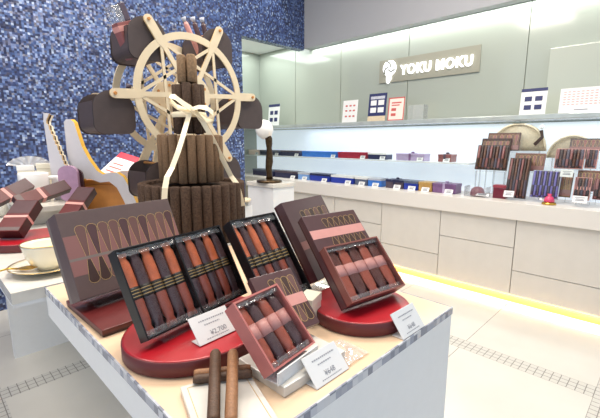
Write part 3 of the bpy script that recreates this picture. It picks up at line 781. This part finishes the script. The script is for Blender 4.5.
for k in range(6):
    a = k*PI/3 + A0
    px_, pz_ = TIP*math.cos(a), hz_+TIP*math.sin(a)
    g = bpy.data.objects.new('gondola', None); C.objects.link(g); g.parent = wh; g.location = (px_, 0, pz_-.088)
    W_, H_ = .195, .205
    for y in (-.118, .106):
        b = MB(); b.prism(rrect(W_, H_, .045, top_r=.090), y, y+.010, 'gondola', 'gondolain'); b.build('side_panel', g)
    b = MB(); prof = [p for p in rrect(W_-.006, H_-.01, .045) if p[1] < .02]
    prof = sorted([p for p in prof], key=lambda p: math.atan2(p[0], -p[1]))
    prof = [(-W_/2+.003, .05)] + prof + [(W_/2-.003, .05)]
    inn = [(x*.93, z*.93+.002) for x, z in prof]
    b.loft([[(p[0], -.1075, p[1]), (p[0], .1055, p[1]), (q[0], .1055, q[1]), (q[0], -.1075, q[1])] for p, q in zip(prof, inn)], 'gondola', smooth=False)
    b.build('tub', g)
    b = MB(); b.cyl((0, -.15, .088), (0, .15, .088), .007, 'orangewood', 10); b.build('pivot_rod', g)
    gond.append((hub.x+px_, (WY0+WY1)/2, TZ+pz_-.088))
# things carried in the gondolas
gx, gy, gz = gond[2]
t = thing('gift_pack', 'tall clear topped gift pack with pink band in the top left gondola', 'gift pack', (gx-.03, gy-.03, gz-.085), 0); t.rotation_euler = (0, R(-22), R(6))
MB().box((-.04, -.03, 0), (.04, .03, .17), 'rosebrown', bevel=.003).build('box_base', t)
MB().box((-.041, -.031, .13), (.041, .031, .155), 'pinkband').build('paper_band', t)
MB().box((-.04, -.03, .1705), (.01, .03, .245), 'filmedge', bevel=.003).build('clear_top', t)
MB().box((.0105, -.03, .1705), (.04, .03, .25), 'darkmix', bevel=.003).build('sleeve', t)
gx, gy, gz = gond[1]
for k, (dx, an, m, lab) in enumerate(((-.06, -27, 'pinkband', 'pink wrapped stick standing in the top right gondola'), (-.03, -20, 'darkwrap', 'dark wrapped stick leaning left in the top right gondola'), (.0, -13, 'darkwrap', 'dark wrapped stick lowest in the top right gondola'))):
    t = thing('wrapped_cookie', lab, 'cookie', (gx+dx, gy-.05, gz-.08), 0, 'sticks in the top right gondola'); t.rotation_euler = (0, R(an), 0)
    MB().lathe([(.009, 0), (.014, .01), (.014, .21), (.008, .225)], m, 12).build('wrapper', t)
    MB().lathe([(.008, .225), (.015, .25)], 'silver', 12).build('twist_end', t)
gx, gy, gz = gond[3]
t = thing('wrapped_cookie', 'dark wrapped stick standing in the left gondola', 'cookie', (gx+.04, gy-.05, gz-.08), 0); t.rotation_euler = (0, R(16), 0)
MB().lathe([(.012, 0), (.02, .01), (.02, .19), (.01, .21)], 'darkwrap', 12).build('wrapper', t)
MB().lathe([(.01, .21), (.016, .235)], 'darkmix', 12).build('twist_end', t)
t = thing('gift_pack', 'small reddish pack sitting in the left gondola', 'gift pack', (gx-.03, gy-.06, gz-.085))
MB().box((-.035, -.02, 0), (.035, .02, .14), 'maroon', bevel=.003).build('box_base', t)
MB().box((-.036, -.021, .05), (.036, .021, .08), 'pinkband').build('paper_band', t)

# ------------------------------------------------------------------ far table, left cluster
# teacup with saucer and spoon
cx, cy = .305, 1.56
t = thing('saucer', 'cream saucer with gold rim under the teacup', 'saucer', (cx, cy, TZ+.0005))
MB().lathe([(.04, 0), (.045, .001), (.10, .016), (.118, .021), (.119, .023), (.10, .019), (.045, .005), (0, .004)], 'cream', 40).build('plate', t)
MB().lathe([(.1165, .0212), (.119, .0222), (.1195, .0238), (.1165, .0236)], 'gold', 40, cap=False).build('gold_rim', t)
t = thing('teacup', 'cream teacup with gold rim on a saucer at the left', 'cup', (cx, cy, TZ+.0055))
MB().lathe([(.03, 0), (.034, .001), (.034, .006), (.052, .02), (.066, .05), (.074, .085), (.078, .094), (.075, .094), (.070, .085), (.062, .05), (.048, .022), (0, .014)], 'cream', 40).build('bowl', t)
MB().lathe([(.0765, .092), (.0785, .0938), (.0775, .0952), (.0745, .0945)], 'gold', 40, cap=False).build('gold_rim', t)
MB().tube([(.066, .02, .078), (.086, .026, .084), (.098, .03, .066), (.090, .027, .042), (.06, .018, .036)], .0055, 'cream').build('handle', t)
sp0 = onz(28, 268, TZ+.026)
t = thing('teaspoon', 'gold teaspoon lying on the saucer edge', 'spoon', tuple(sp0), R(-15))
MB().lathe([(.0, -.004), (.016, -.002), (.020, .003), (.017, .002), (0, -.001)], 'gold', 20, sx=1.5).build('bowl', t)
MB().tube([(-.028, 0, .002), (-.055, .004, .006), (-.088, -.01, .003)], .0032, 'gold').build('handle', t)

# marble tier behind
t = thing('marble_riser', 'pale marble tier behind the long maroon boxes', 'riser', (.66, 2.70, TZ))
MB().box((-.265, -.30, .075), (.01, .42, .105), 'marble', bevel=.003).build('slab', t)
MB().box((-.24, -.22, .001), (-.03, .36, .0748), 'marble').build('base', t)
RZ = TZ+.1055
# long packs
def pack(A, B, w, th, label, side):
    A, B = Vector(A), Vector(B); d = (B-A); L = d.length; d.normalize()
    s_ = Vector(side); s_ = (s_ - d*s_.dot(d)).normalized(); n = s_.cross(d)
    if n.z < 0: s_ = -s_; n = -n
    t = thing('long_cookie_box', label, 'cookie box', group='long maroon boxes beside the marble tier', mtx=axes(A, s_, d, n))
    MB().box((-w/2, 0, -th), (w/2, L, -.004), 'maroondark', bevel=.0015).build('box_base', t)
    k = MB(); k.box((-w/2, 0, -.0039), (w/2, L, 0), 'maroon', bevel=.001)
    k.box((-w/2+.001, L*.56, 0), (w/2-.001, L-.004, .0005), 'plum'); k.box((-w/2+.001, .004, 0), (w/2-.001, L*.12, .0005), 'taupe'); k.build('lid', t)
    MB().box((-w/2-.001, L*.42, -th-.001), (w/2+.001, L*.49, .001), 'pinkband').build('paper_band', t)
pack(ony(6, 231, 1.99), ony(27, 200, 2.10), .10, .05, 'long maroon box with pink band tilted above the red disc', rt)
pack(ony(17, 201, 2.19), ony(68, 184, 2.27), .062, .038, 'long maroon box leaning up to the right behind the red disc', Vector((-.3, 1, 1.2)))
pack(ony(-14, 203, 2.36), ony(30, 182, 2.46), .065, .04, 'long maroon box at the left edge pointing at the mug', Vector((-.3, 1, 1.2)))
pack(ony(64, 218, 2.12), ony(86, 187, 2.24), .09, .045, 'long maroon box standing just above the large taupe box', rt)
# mug, tins, wrapped gift
m0 = ony(33, 190, 2.62)
t = thing('mug', 'white mug with handle behind the long maroon boxes', 'mug', (m0.x+.01, 2.62, RZ)); t.scale = (1.22, 1.22, 1.25)
MB().lathe([(.052, 0), (.058, .004), (.062, .13), (.060, .134), (.057, .13), (.053, .01), (0, .008)], 'whiteceramic', 32).build('body', t)
MB().tube([(.052, -.025, .11), (.085, -.04, .112), (.10, -.048, .08), (.088, -.042, .04), (.052, -.025, .03)], .009, 'whiteceramic').build('handle', t)
def tin(px_, Y, w, d, h, label, lid):
    p = ony(px_, 190, Y); t = thing('carton', label, 'box', (p.x, Y, RZ), R(-12))
    MB().box((-w/2, -d/2, 0), (w/2, d/2, h*.85), 'cream', bevel=.003).build('box_base', t)
    MB().box((-w/2-.002, -d/2-.002, h*.85), (w/2+.002, d/2+.002, h), lid, bevel=.003).build('lid', t)
    k = MB(); k.box((-w*.3, -d/2-.0012, h*.6), (-w*.05, -d/2, h*.72), 'ink'); k.box((w*.08, -d/2-.0012, h*.6), (w*.3, -d/2, h*.72), 'ink'); k.build('print', t)
tin(28.5, 2.85, .085, .10, .20, 'white carton with dark print behind the mug', 'whiteceramic')
tin(46, 2.82, .072, .10, .21, 'cream carton right behind the mug handle', 'cream')
def bag(px_, py_, Y, rad, h, label, fan=True, fill='cream', z=None, loc=None):
    p = loc or ony(px_, py_, Y)
    t = thing('gift_bag', label, 'gift bag', (p.x, p.y, z if z is not None else p.z))
    MB().lathe([(rad*.7, 0), (rad*.95, .02), (rad, h*.3), (rad*.8, h*.5), (rad*.3, h*.66), (rad*.12, h*.72)], 'cello', 16).build('wrap', t)
    MB().lathe([(rad*.55, .004), (rad*.6, h*.2), (rad*.4, h*.4), (0, h*.42)], fill, 12).build('sweets', t)
    if fan:
        b = MB(); n = 18; rings = []
        for s_ in range(4):
            q = s_/3; row = []
            for i in range(n+1):
                a = PI*.08 + PI*.84*i/n; rr = rad*.12 + rad*1.35*q
                row.append((math.cos(a)*rr, .012*math.sin(i*2.4)*q, h*.72 + math.sin(a)*rr*.55 + .0))
            rings.append(row)
        b.loft(rings, 'cellowhite', closed=False, cap=False); b.build('fan_top', t, recalc=False)
        MB().lathe([(rad*.14, h*.69), (rad*.17, h*.71), (rad*.14, h*.74)], 'ribbon', 12, cap=False).build('tie', t)
bag(33, 195, 3.02, .085, .25, 'cellophane gift bag with a fan shaped top behind the cartons', True, 'cream', RZ)
bag(7, 200, 2.95, .062, .23, 'crumpled cellophane bag of cream sweets at the left edge', False, 'cream', TZ, ony(0, 200, 2.9))
bag(96, 175, 3.0, .09, .27, 'clear cellophane bag behind the golden edged cutout', False, 'silver', TZ, Vector((1.16, 3.02, 0)))
bag(130, 175, 3.0, .075, .22, 'clear cellophane bag behind the red label boxes', False, 'silver', TZ, Vector((1.36, 2.95, 0)))
# lilac pack
p = ony(65, 178, 2.52)
t = thing('sweet_pack', 'lilac rounded pack with dark maroon edge at the tall grey cutout', 'pack', (p.x+.015, 2.50, RZ), R(-30))
MB().prism(rrect(.10, .205, .045), -.02, .02, 'lilac', 'lilac').build('pouch', t).location = (0, 0, .104)
MB().prism(rrect(.106, .19, .047), .0205, .045, 'maroondark', 'maroondark').build('sleeve', t).location = (0.014, 0, .096)
# tall grey cutout
p = ony(61, 190, 2.63)
t = thing('wooden_cutout', 'tall narrow grey cutout with scalloped cream edge', 'cutout', (p.x, 2.63, RZ), R(-48))
out = [(-.035, 0), (.10, 0), (.095, .05)]
for k in range(7):
    z = .06+k*.058; x = .095-.0195*k; out += [(x, z), (x-.002, z+.03), (x-.013, z+.036), (x-.012, z+.055)]
out += [(-.012, .50), (-.045, .505), (-.05, .46)]
MB().prism(out, -.014, .0, 'grey', 'woodshade').build('panel', t)
MB().prism([(x+.006, z*.985) for x, z in out], .001, .018, 'motifdark', 'cream').build('backing', t)
# chair shaped cutout
p = ony(104, 188, 2.50)
t = thing('wooden_chair', 'white chair shaped wooden cutout with golden edge beside the cookie tower', 'cutout', (p.x, 2.50, TZ+.001), R(-50))
px2 = [(78, 123), (80, 120), (84, 120), (86.5, 123), (88, 131), (91, 146), (96, 159), (102, 170), (107, 174), (113, 172), (119, 172), (124, 176), (129, 187), (134, 203), (137, 215), (128, 216), (123, 200), (118, 187), (112, 181), (104, 182), (97, 179), (90, 178), (86, 184), (83, 195), (80, 215), (73, 215), (77, 190), (79, 176), (78, 150)]
sc_ = .0062/math.cos(R(32)); out = [((x-104)*sc_, (216-y)*.0060) for x, y in px2]
def shape_panel(y0, y1, name):
    b = MB(); b.prism(out, y0, y1, 'grey', 'goldedge'); return b.build(name, t)
shape_panel(-.035, 0, 'side_panel')
out = [(x, z) for x, z in out if z < .27]; out = [(-.15, .26)] + out if False else out
shape_panel(.09, .12, 'side_panel')
MB().box((-.13, .0005, .19), (.09, .0895, .215), 'orangewood', bevel=.003).build('seat', t)
MB().box((-.14, .0005, .02), (.15, .0895, .188), 'orangewood', bevel=.003).build('stretcher', t)
# red boxes with white labels
def label_box(A, B, w, th, label):
    A, B = Vector(A), Vector(B); d = (B-A); L = d.length; d.normalize()
    s_ = Vector((rt.x, rt.y, -.25)); s_ = (s_-d*s_.dot(d)).normalized(); n = s_.cross(d)
    if n.z < 0: s_ = -s_; n = -n
    t = thing('label_box', label, 'box', group='red boxes with white labels', mtx=axes(A, s_, d, n))
    MB().box((-w/2, 0, -th), (w/2, L, 0), 'giftred', bevel=.002).build('box_base', t)
    k = MB(); k.box((-w/2+.002, .004, .0002), (w/2-.002, L*.75, .0012), 'paper')
    for q in range(3): k.box((-w*.35, L*(.15+.16*q), .0013), (w*(.3-.08*q), L*(.20+.16*q), .0018), 'redink')
    k.build('label_sheet', t)
label_box(ony(109, 176, 2.84), ony(131, 155, 2.96), .16, .055, 'red box with white label beside the golden chair cutout, upper one')
label_box(ony(127, 190, 2.62), ony(146, 166, 2.72), .15, .06, 'red box with white label nearest the cookie tower, lower one')
# white container with wooden lid right of tower
p = onz(243, 226, TZ)
t = thing('canister', 'white square canister with round wooden lid right of the cookie tower', 'canister', (1.30, 1.78, TZ+.0005), R(10))
MB().box((-.06, -.05, 0), (.06, .05, .085), 'white', bevel=.004).build('body', t)
MB().box((-.055, -.045, .085), (.055, .045, .112), 'acrylic', bevel=.003).build('window', t)
MB().lathe([(.068, .112), (.07, .114), (.07, .122), (.068, .124)], 'wood', 30).build('lid', t)

# pedestal with statuette
t = thing('pedestal', 'slim white pedestal standing right of the cookie tower', 'pedestal', (2.22, 2.56, 0))
MB().box((-.12, -.17, .0), (.12, .17, 1.065), 'white').build('body', t)
MB().box((-.13, -.18, 1.065), (.13, .18, 1.10), 'marble', bevel=.003).build('slab', t)
t = thing('statuette', 'slim dark bronze figure carrying a white egg on the pedestal', 'statuette', (2.17, 2.52, 1.1005))
MB().lathe([(.105, 0), (.11, .004), (.108, .018), (.07, .026), (.03, .03)], 'bronze', 30).build('base', t)
b = MB(); rings = []
for z, rx, ry, ox in ((.028, .034, .03, 0), (.06, .026, .024, .002), (.12, .028, .026, -.004), (.18, .034, .03, .003), (.24, .030, .028, .006), (.29, .022, .02, .004), (.33, .030, .026, .002), (.37, .034, .03, .0), (.40, .026, .024, -.012)):
    rings.append([(ox+rx*math.cos(2*PI*i/12)*(1+.12*math.sin(3*i+z*40)), ry*math.sin(2*PI*i/12), z) for i in range(12)])
b.loft(rings, 'bronze'); b.build('figure', t)
b = MB(); b.lathe([(.004, -.085), (.045, -.068), (.072, -.025), (.075, .01), (.058, .055), (.03, .078), (.004, .085)], 'egg', 28)
o = b.build('egg', t); q = -rt*.035; o.location = (q.x, q.y, .445); o.rotation_euler = (R(10), R(-28), 0); o['label'] = 'white egg'
# ------------------------------------------------------------------ pile of cookie trays in the lit case
SHORT = {'black tray': 'front black tray of the left pile', 'tall dark': 'tall dark tray of the left pile', 'maroon tray with pink rim high': 'high maroon tray', 'small narrow': 'small narrow pink rimmed tray', 'small tray of five': 'low tray with pink rim', 'dark maroon tray': 'dark maroon tray cut by the edge', 'clear lilac': 'clear lilac lidded tray'}
def fit_tray(tl, tr_, bl, X, m, frame, n, label, lean=14, d=.022, stripes=('rosebrown', 'motifdark', 'brownbox', 'darkmix'), band=None, pat=False):
    B = onx(bl[0], bl[1], X); T = onx(tl[0], tl[1], X+.04)
    h = (T.z-B.z)/math.cos(R(lean)); w = abs(onx(tl[0], tl[1], X+.04).y - onx(tr_[0], tr_[1], X+.04).y)
    mp = pose(B.x, B.y, B.z, -PI/2, R(lean))
    t = thing('cookie_tray', label, 'cookie box', group='cookie trays piled in the lit case', mtx=mp)
    short = next((v for k_, v in SHORT.items() if label.startswith(k_)), '')
    MB().box((0, 0, -d), (w, h, -.008), m, bevel=.001).build('tray_base', t)
    k = MB()
    for lo, hi in (((0, 0), (.005, h)), ((w-.005, 0), (w, h)), ((.005, 0), (w-.005, .005)), ((.005, h-.005), (w-.005, h))): k.box((lo[0], lo[1], -.0079), (hi[0], hi[1], 0), frame)
    k.build('rim', t)
    if n:
        p = (w-.012)/n
        for i in range(n):
            c = stripes[i % len(stripes)]
            ck = MB(); ck = ck.lathe([(p*.25, .006), (p*.46, .02), (p*.46, h*.45), (p*.46, h-.02), (p*.25, h-.008)], c, 8, mats=[c, stripes[(i+1) % len(stripes)], c, c]).build('wrapped_cookie', None, mtx=mp @ Matrix.Translation((.006+p*(i+.5), .001, -.0075+p*.46)) @ Matrix.Rotation(-PI/2, 4, 'X'))
            tag(ck, 'small wrapped cookie stick, %s from left in the %s' % (ordn[i], short), 'cookie', 'small cookie sticks in the case pile')
    if band: MB().box((.004, h*.42, -.002), (w-.004, h*.58, .008), band).build('paper_band', t)
    if pat:
        motif(t, w, h, m, [(.05, .3, 'motiflight')], [(.3, .9, 8, .05, .95, False, ['motifmid', 'rosebrown'], 1)], line=.0008)
        t.children[-1].location = (0, 0, .0002)
        MB().box((.005, .005, -.0079), (w-.005, h-.005, -.0), m).build('lid', t)
    return (B.x, B.y, B.z, w)
piles = []
def pl(*a, **k): piles.append(fit_tray(*a, **k))
pl((489, 133), (521, 134.5), (486, 150), 4.045, 'brownbox', 'motifdark', 0, 'brown patterned box topmost in the left tray pile', pat=True)
pl((483, 138.5), (512, 140), (479, 160), 3.995, 'maroondark', 'motifdark', 0, 'dark box half hidden behind the front tray of the left pile', pat=True)
pl((480, 145), (512, 146.5), (474.5, 169), 3.945, 'blackcard', 'motifdark', 10, 'black tray of striped sticks, front upper tray of the left pile')
pl((516, 153), (546, 154), (513, 170), 4.0, 'brownbox', 'rosebrown', 0, 'brown patterned box right of the left pile under the basket', pat=True)
pl((509, 158), (530, 160), (504, 197), 3.85, 'blackcard', 'motifdark', 7, 'tall dark tray of sticks standing on the counter in the left pile')
pl((557, 148.5), (586, 148.5), (553.5, 168), 3.945, 'maroon', 'pinkband', 8, 'maroon tray with pink rim high in the right pile', band=None)
pl((571, 138.5), (606, 139), (569, 150), 4.045, 'taupe', 'motifdark', 0, 'dark taupe patterned box topmost in the right pile', pat=True)
pl((587, 149), (599, 149), (584, 168), 4.0, 'brownbox', 'pinkband', 4, 'small narrow tray with pink rim beside the high maroon tray')
pl((575, 177), (592, 177), (572, 199), 3.85, 'brownbox', 'pinkband', 5, 'small tray of five sticks with pink rim low in the right pile', band='pinkband')
pl((577, 170), (607, 170), (575, 190), 3.945, 'brownbox', 'rosebrown', 0, 'rosy brown patterned box low at the right edge', pat=True)
pl((594, 178), (612, 178), (592, 199), 3.85, 'maroondark', 'rosebrown', 4, 'dark maroon tray cut off at the lower right edge')
pl((533, 170), (562, 169), (529, 197), 3.85, 'violet', 'silver', 10, 'clear lilac lidded tray of sticks in the middle of the pile', stripes=('violet', 'darkmix'))
pl((556, 172), (573, 172), (553, 196), 3.93, 'olive', 'motifdark', 0, 'gold and dark brown box in the middle of the right pile', pat=True)
# clear risers under the raised ones
for k, (x, y, z, w) in enumerate(piles):
    if z - .02 > .97:
        t = thing('acrylic_riser', 'clear acrylic riser under the ' + ['topmost brown box of the left pile', 'dark half hidden box of the left pile', 'front upper tray of the left pile', 'brown box below the basket', '', 'high maroon tray', 'topmost taupe box of the right pile', 'small narrow pink rimmed tray', '', 'rosy brown box', '', '', ''][k], 'riser', (x, y, .9205), 0, 'clear risers in the lit case')
        hh = z-.9205-.016
        MB().box((.0, -w+.01, hh-.003), (.038, -.01, hh), 'acrylic').build('top', t)
        for yy in (-w+.012, -.015): MB().box((0, yy, 0), (.038, yy+.003, hh-.003), 'acrylic').build('side', t)
# wine coloured domed pack in a clear box
p = onx(477, 193, 3.86)
t = thing('domed_pack', 'wine red domed pack in a clear box low in the left pile', 'pack', (3.87, p.y, .9205))
MB().lathe([(.055, .002), (.068, .01), (.068, .03), (.056, .07), (.03, .09), (0, .095)], 'wine', 24).build('dome', t)
MB().box((-.07, -.098, 0), (.07, .098, .0018), 'acrylic').build('tray', t)
for lo, hi in (((-.072, -.1), (-.07, .1)), ((-.072, -.1), (.072, -.098)), ((-.072, .098), (.072, .1))): MB().box((lo[0], lo[1], .002), (hi[0], hi[1], .098), 'acrylic').build('clear_side', t)
p = onx(499, 195, 3.86)
t = thing('gift_box', 'wine red box with folded lid right of the domed pack', 'gift box', (3.885, p.y, .9205))
MB().box((-.03, -.055, 0), (.05, .055, .10), 'wine', bevel=.003).build('box_base', t)
MB().box((-.033, -.058, .1), (.053, .058, .125), 'crimson', bevel=.003).build('lid', t)
p = onx(550, 198, 3.80)
t = thing('sweet_pack', 'small bright pink pack with gold base before the lilac tray', 'pack', (3.78, p.y, .9205))
MB().lathe([(.05, 0), (.055, .004), (.05, .018), (.03, .02)], 'gold', 20).build('base', t)
MB().lathe([(.035, .0205), (.042, .03), (.03, .06), (.012, .075), (.018, .09), (0, .092)], 'pink', 16).build('wrap', t)
# woven baskets behind the piles
def basket(px0, px1, pyt, X, label, zb):
    a, c, tp = onx(px0, 145, X), onx(px1, 145, X), onx((px0+px1)/2, pyt, X)
    r_ = (a.y-c.y)/2; h = tp.z-zb
    t = thing('basket', label, 'basket', (X, (a.y+c.y)/2, zb))
    n = 28; rings = []
    for q in range(9):
        f = q/8; th_ = PI/2*f
        rings.append([(.028*math.cos(th_)*math.cos(2*PI*i/n), r_*math.cos(th_*.92)*math.sin(2*PI*i/n), h*math.sin(th_)) for i in range(n)])
    MB().loft(rings, 'beige').build('weave', t)
    pp = [(-.030, r_*.98*math.cos(PI*i/16), h*1.0*math.sin(PI*i/16)) for i in range(17)]
    MB().tube(pp, .010, 'beige').build('rim', t)
    rb = onx(px1-4, 138, X-.07); MB().strip([(-.042, -r_*.80, h*.75), (-.045, -r_*.86, h*.5), (-.043, -r_*.62, h*.22)], up, .03, .004, 'motifdark').build('dark_ribbon', t)
    MB().lathe([(.002, -.02), (.022, -.008), (.022, .01), (.003, .02)], 'paper', 12, (-.045, -r_*.82, h*.86)).build('rosette', t)
    rs = thing('acrylic_riser', 'clear acrylic riser holding the ' + label.split(' standing')[0], 'riser', (X, (a.y+c.y)/2, .9205), 0, 'clear risers in the lit case')
    MB().box((-.028, -r_*.8, zb-.9205-.004), (.028, r_*.8, zb-.9205-.001), 'acrylic').build('top', rs)
    for yy in (-r_*.78, r_*.78): MB().box((-.028, yy-.0015, 0), (.028, yy+.0015, zb-.9205-.004), 'acrylic').build('side', rs)
basket(491, 547, 124, 4.155, 'large woven beige basket standing at the back of the case', 1.36)
basket(549, 600, 136, 4.155, 'lower woven beige basket standing behind the maroon tray', 1.30)
for (px_, py_, X, w, h, lab) in ((508, 197, 3.78, .085, .06, 'white price card before the tall dark tray of sticks'), (482, 196, 3.80, .12, .025, 'low white price strip before the domed wine red pack'),
                            (566, 177, 3.84, .09, .065, 'white price card under the high maroon tray'), (579, 203, 3.78, .10, .06, 'white price card before the small five stick tray'), (546, 200.5, 3.77, .10, .018, 'low white price strip before the bright pink pack')):
    q = onx(px_, py_, X); card(X, q.y, max(q.z, .9215), w, h, lab, 'price cards in front of the tray pile')

# ------------------------------------------------------------------ light
w = bpy.data.worlds.new('world'); sc.world = w; w.use_nodes = True
bg = w.node_tree.nodes['Background']; bg.inputs[0].default_value = (.70, .83, 1, 1); bg.inputs[1].default_value = .74
def area(name, loc, rot, sx_, sy_, power, col=(1, 1, 1)):
    l = bpy.data.lights.new(name, 'AREA'); l.shape = 'RECTANGLE'; l.size = sx_; l.size_y = sy_; l.energy = power; l.color = col
    o = bpy.data.objects.new(name, l); C.objects.link(o); o.location = loc; o.rotation_euler = rot; return o
area('ceiling_lamp', (.8, .9, 3.95), (0, 0, 0), .9, .9, 40, (1, .92, .82))
area('ceiling_lamp', (2.6, 1.2, 3.95), (0, 0, 0), .9, .9, 50, (1, .92, .82))
area('ceiling_lamp', (-1.0, 2.4, 3.95), (0, 0, 0), .9, .9, 50, (1, .92, .82))
area('ceiling_lamp', (1.2, 2.8, 3.95), (0, 0, 0), .9, .9, 50, (1, .92, .82))
area('cove_lamp', (4.24, 1.4, 2.745), (0, 0, 0), .07, 5.2, 17, (.93, 1, .96))
area('cove_lamp_end', (3.68, YB+.6, 2.84), (0, 0, 0), 1.0, .9, 14, (.93, 1, .96))
area('case_lamp', (4.0, 1.3, 1.612), (0, 0, 0), .25, 5.3, 9, (.95, .98, 1))
area('floor_lamp_strip', (3.712, 1.3, .068), (0, R(12), 0), .02, 5.4, 9, (1, .80, .48))
for x in (.0, 1.2, 2.35, 2.95, 3.5):
    l = bpy.data.lights.new('wall_spot', 'SPOT'); l.energy = 40; l.spot_size = R(48); l.spot_blend = .6; l.shadow_soft_size = .04; l.color = (1, .97, .92)
    o = bpy.data.objects.new('wall_spot', l); C.objects.link(o); o.location = (x, 3.72, 3.93); o.rotation_euler = (R(14), 0, 0)
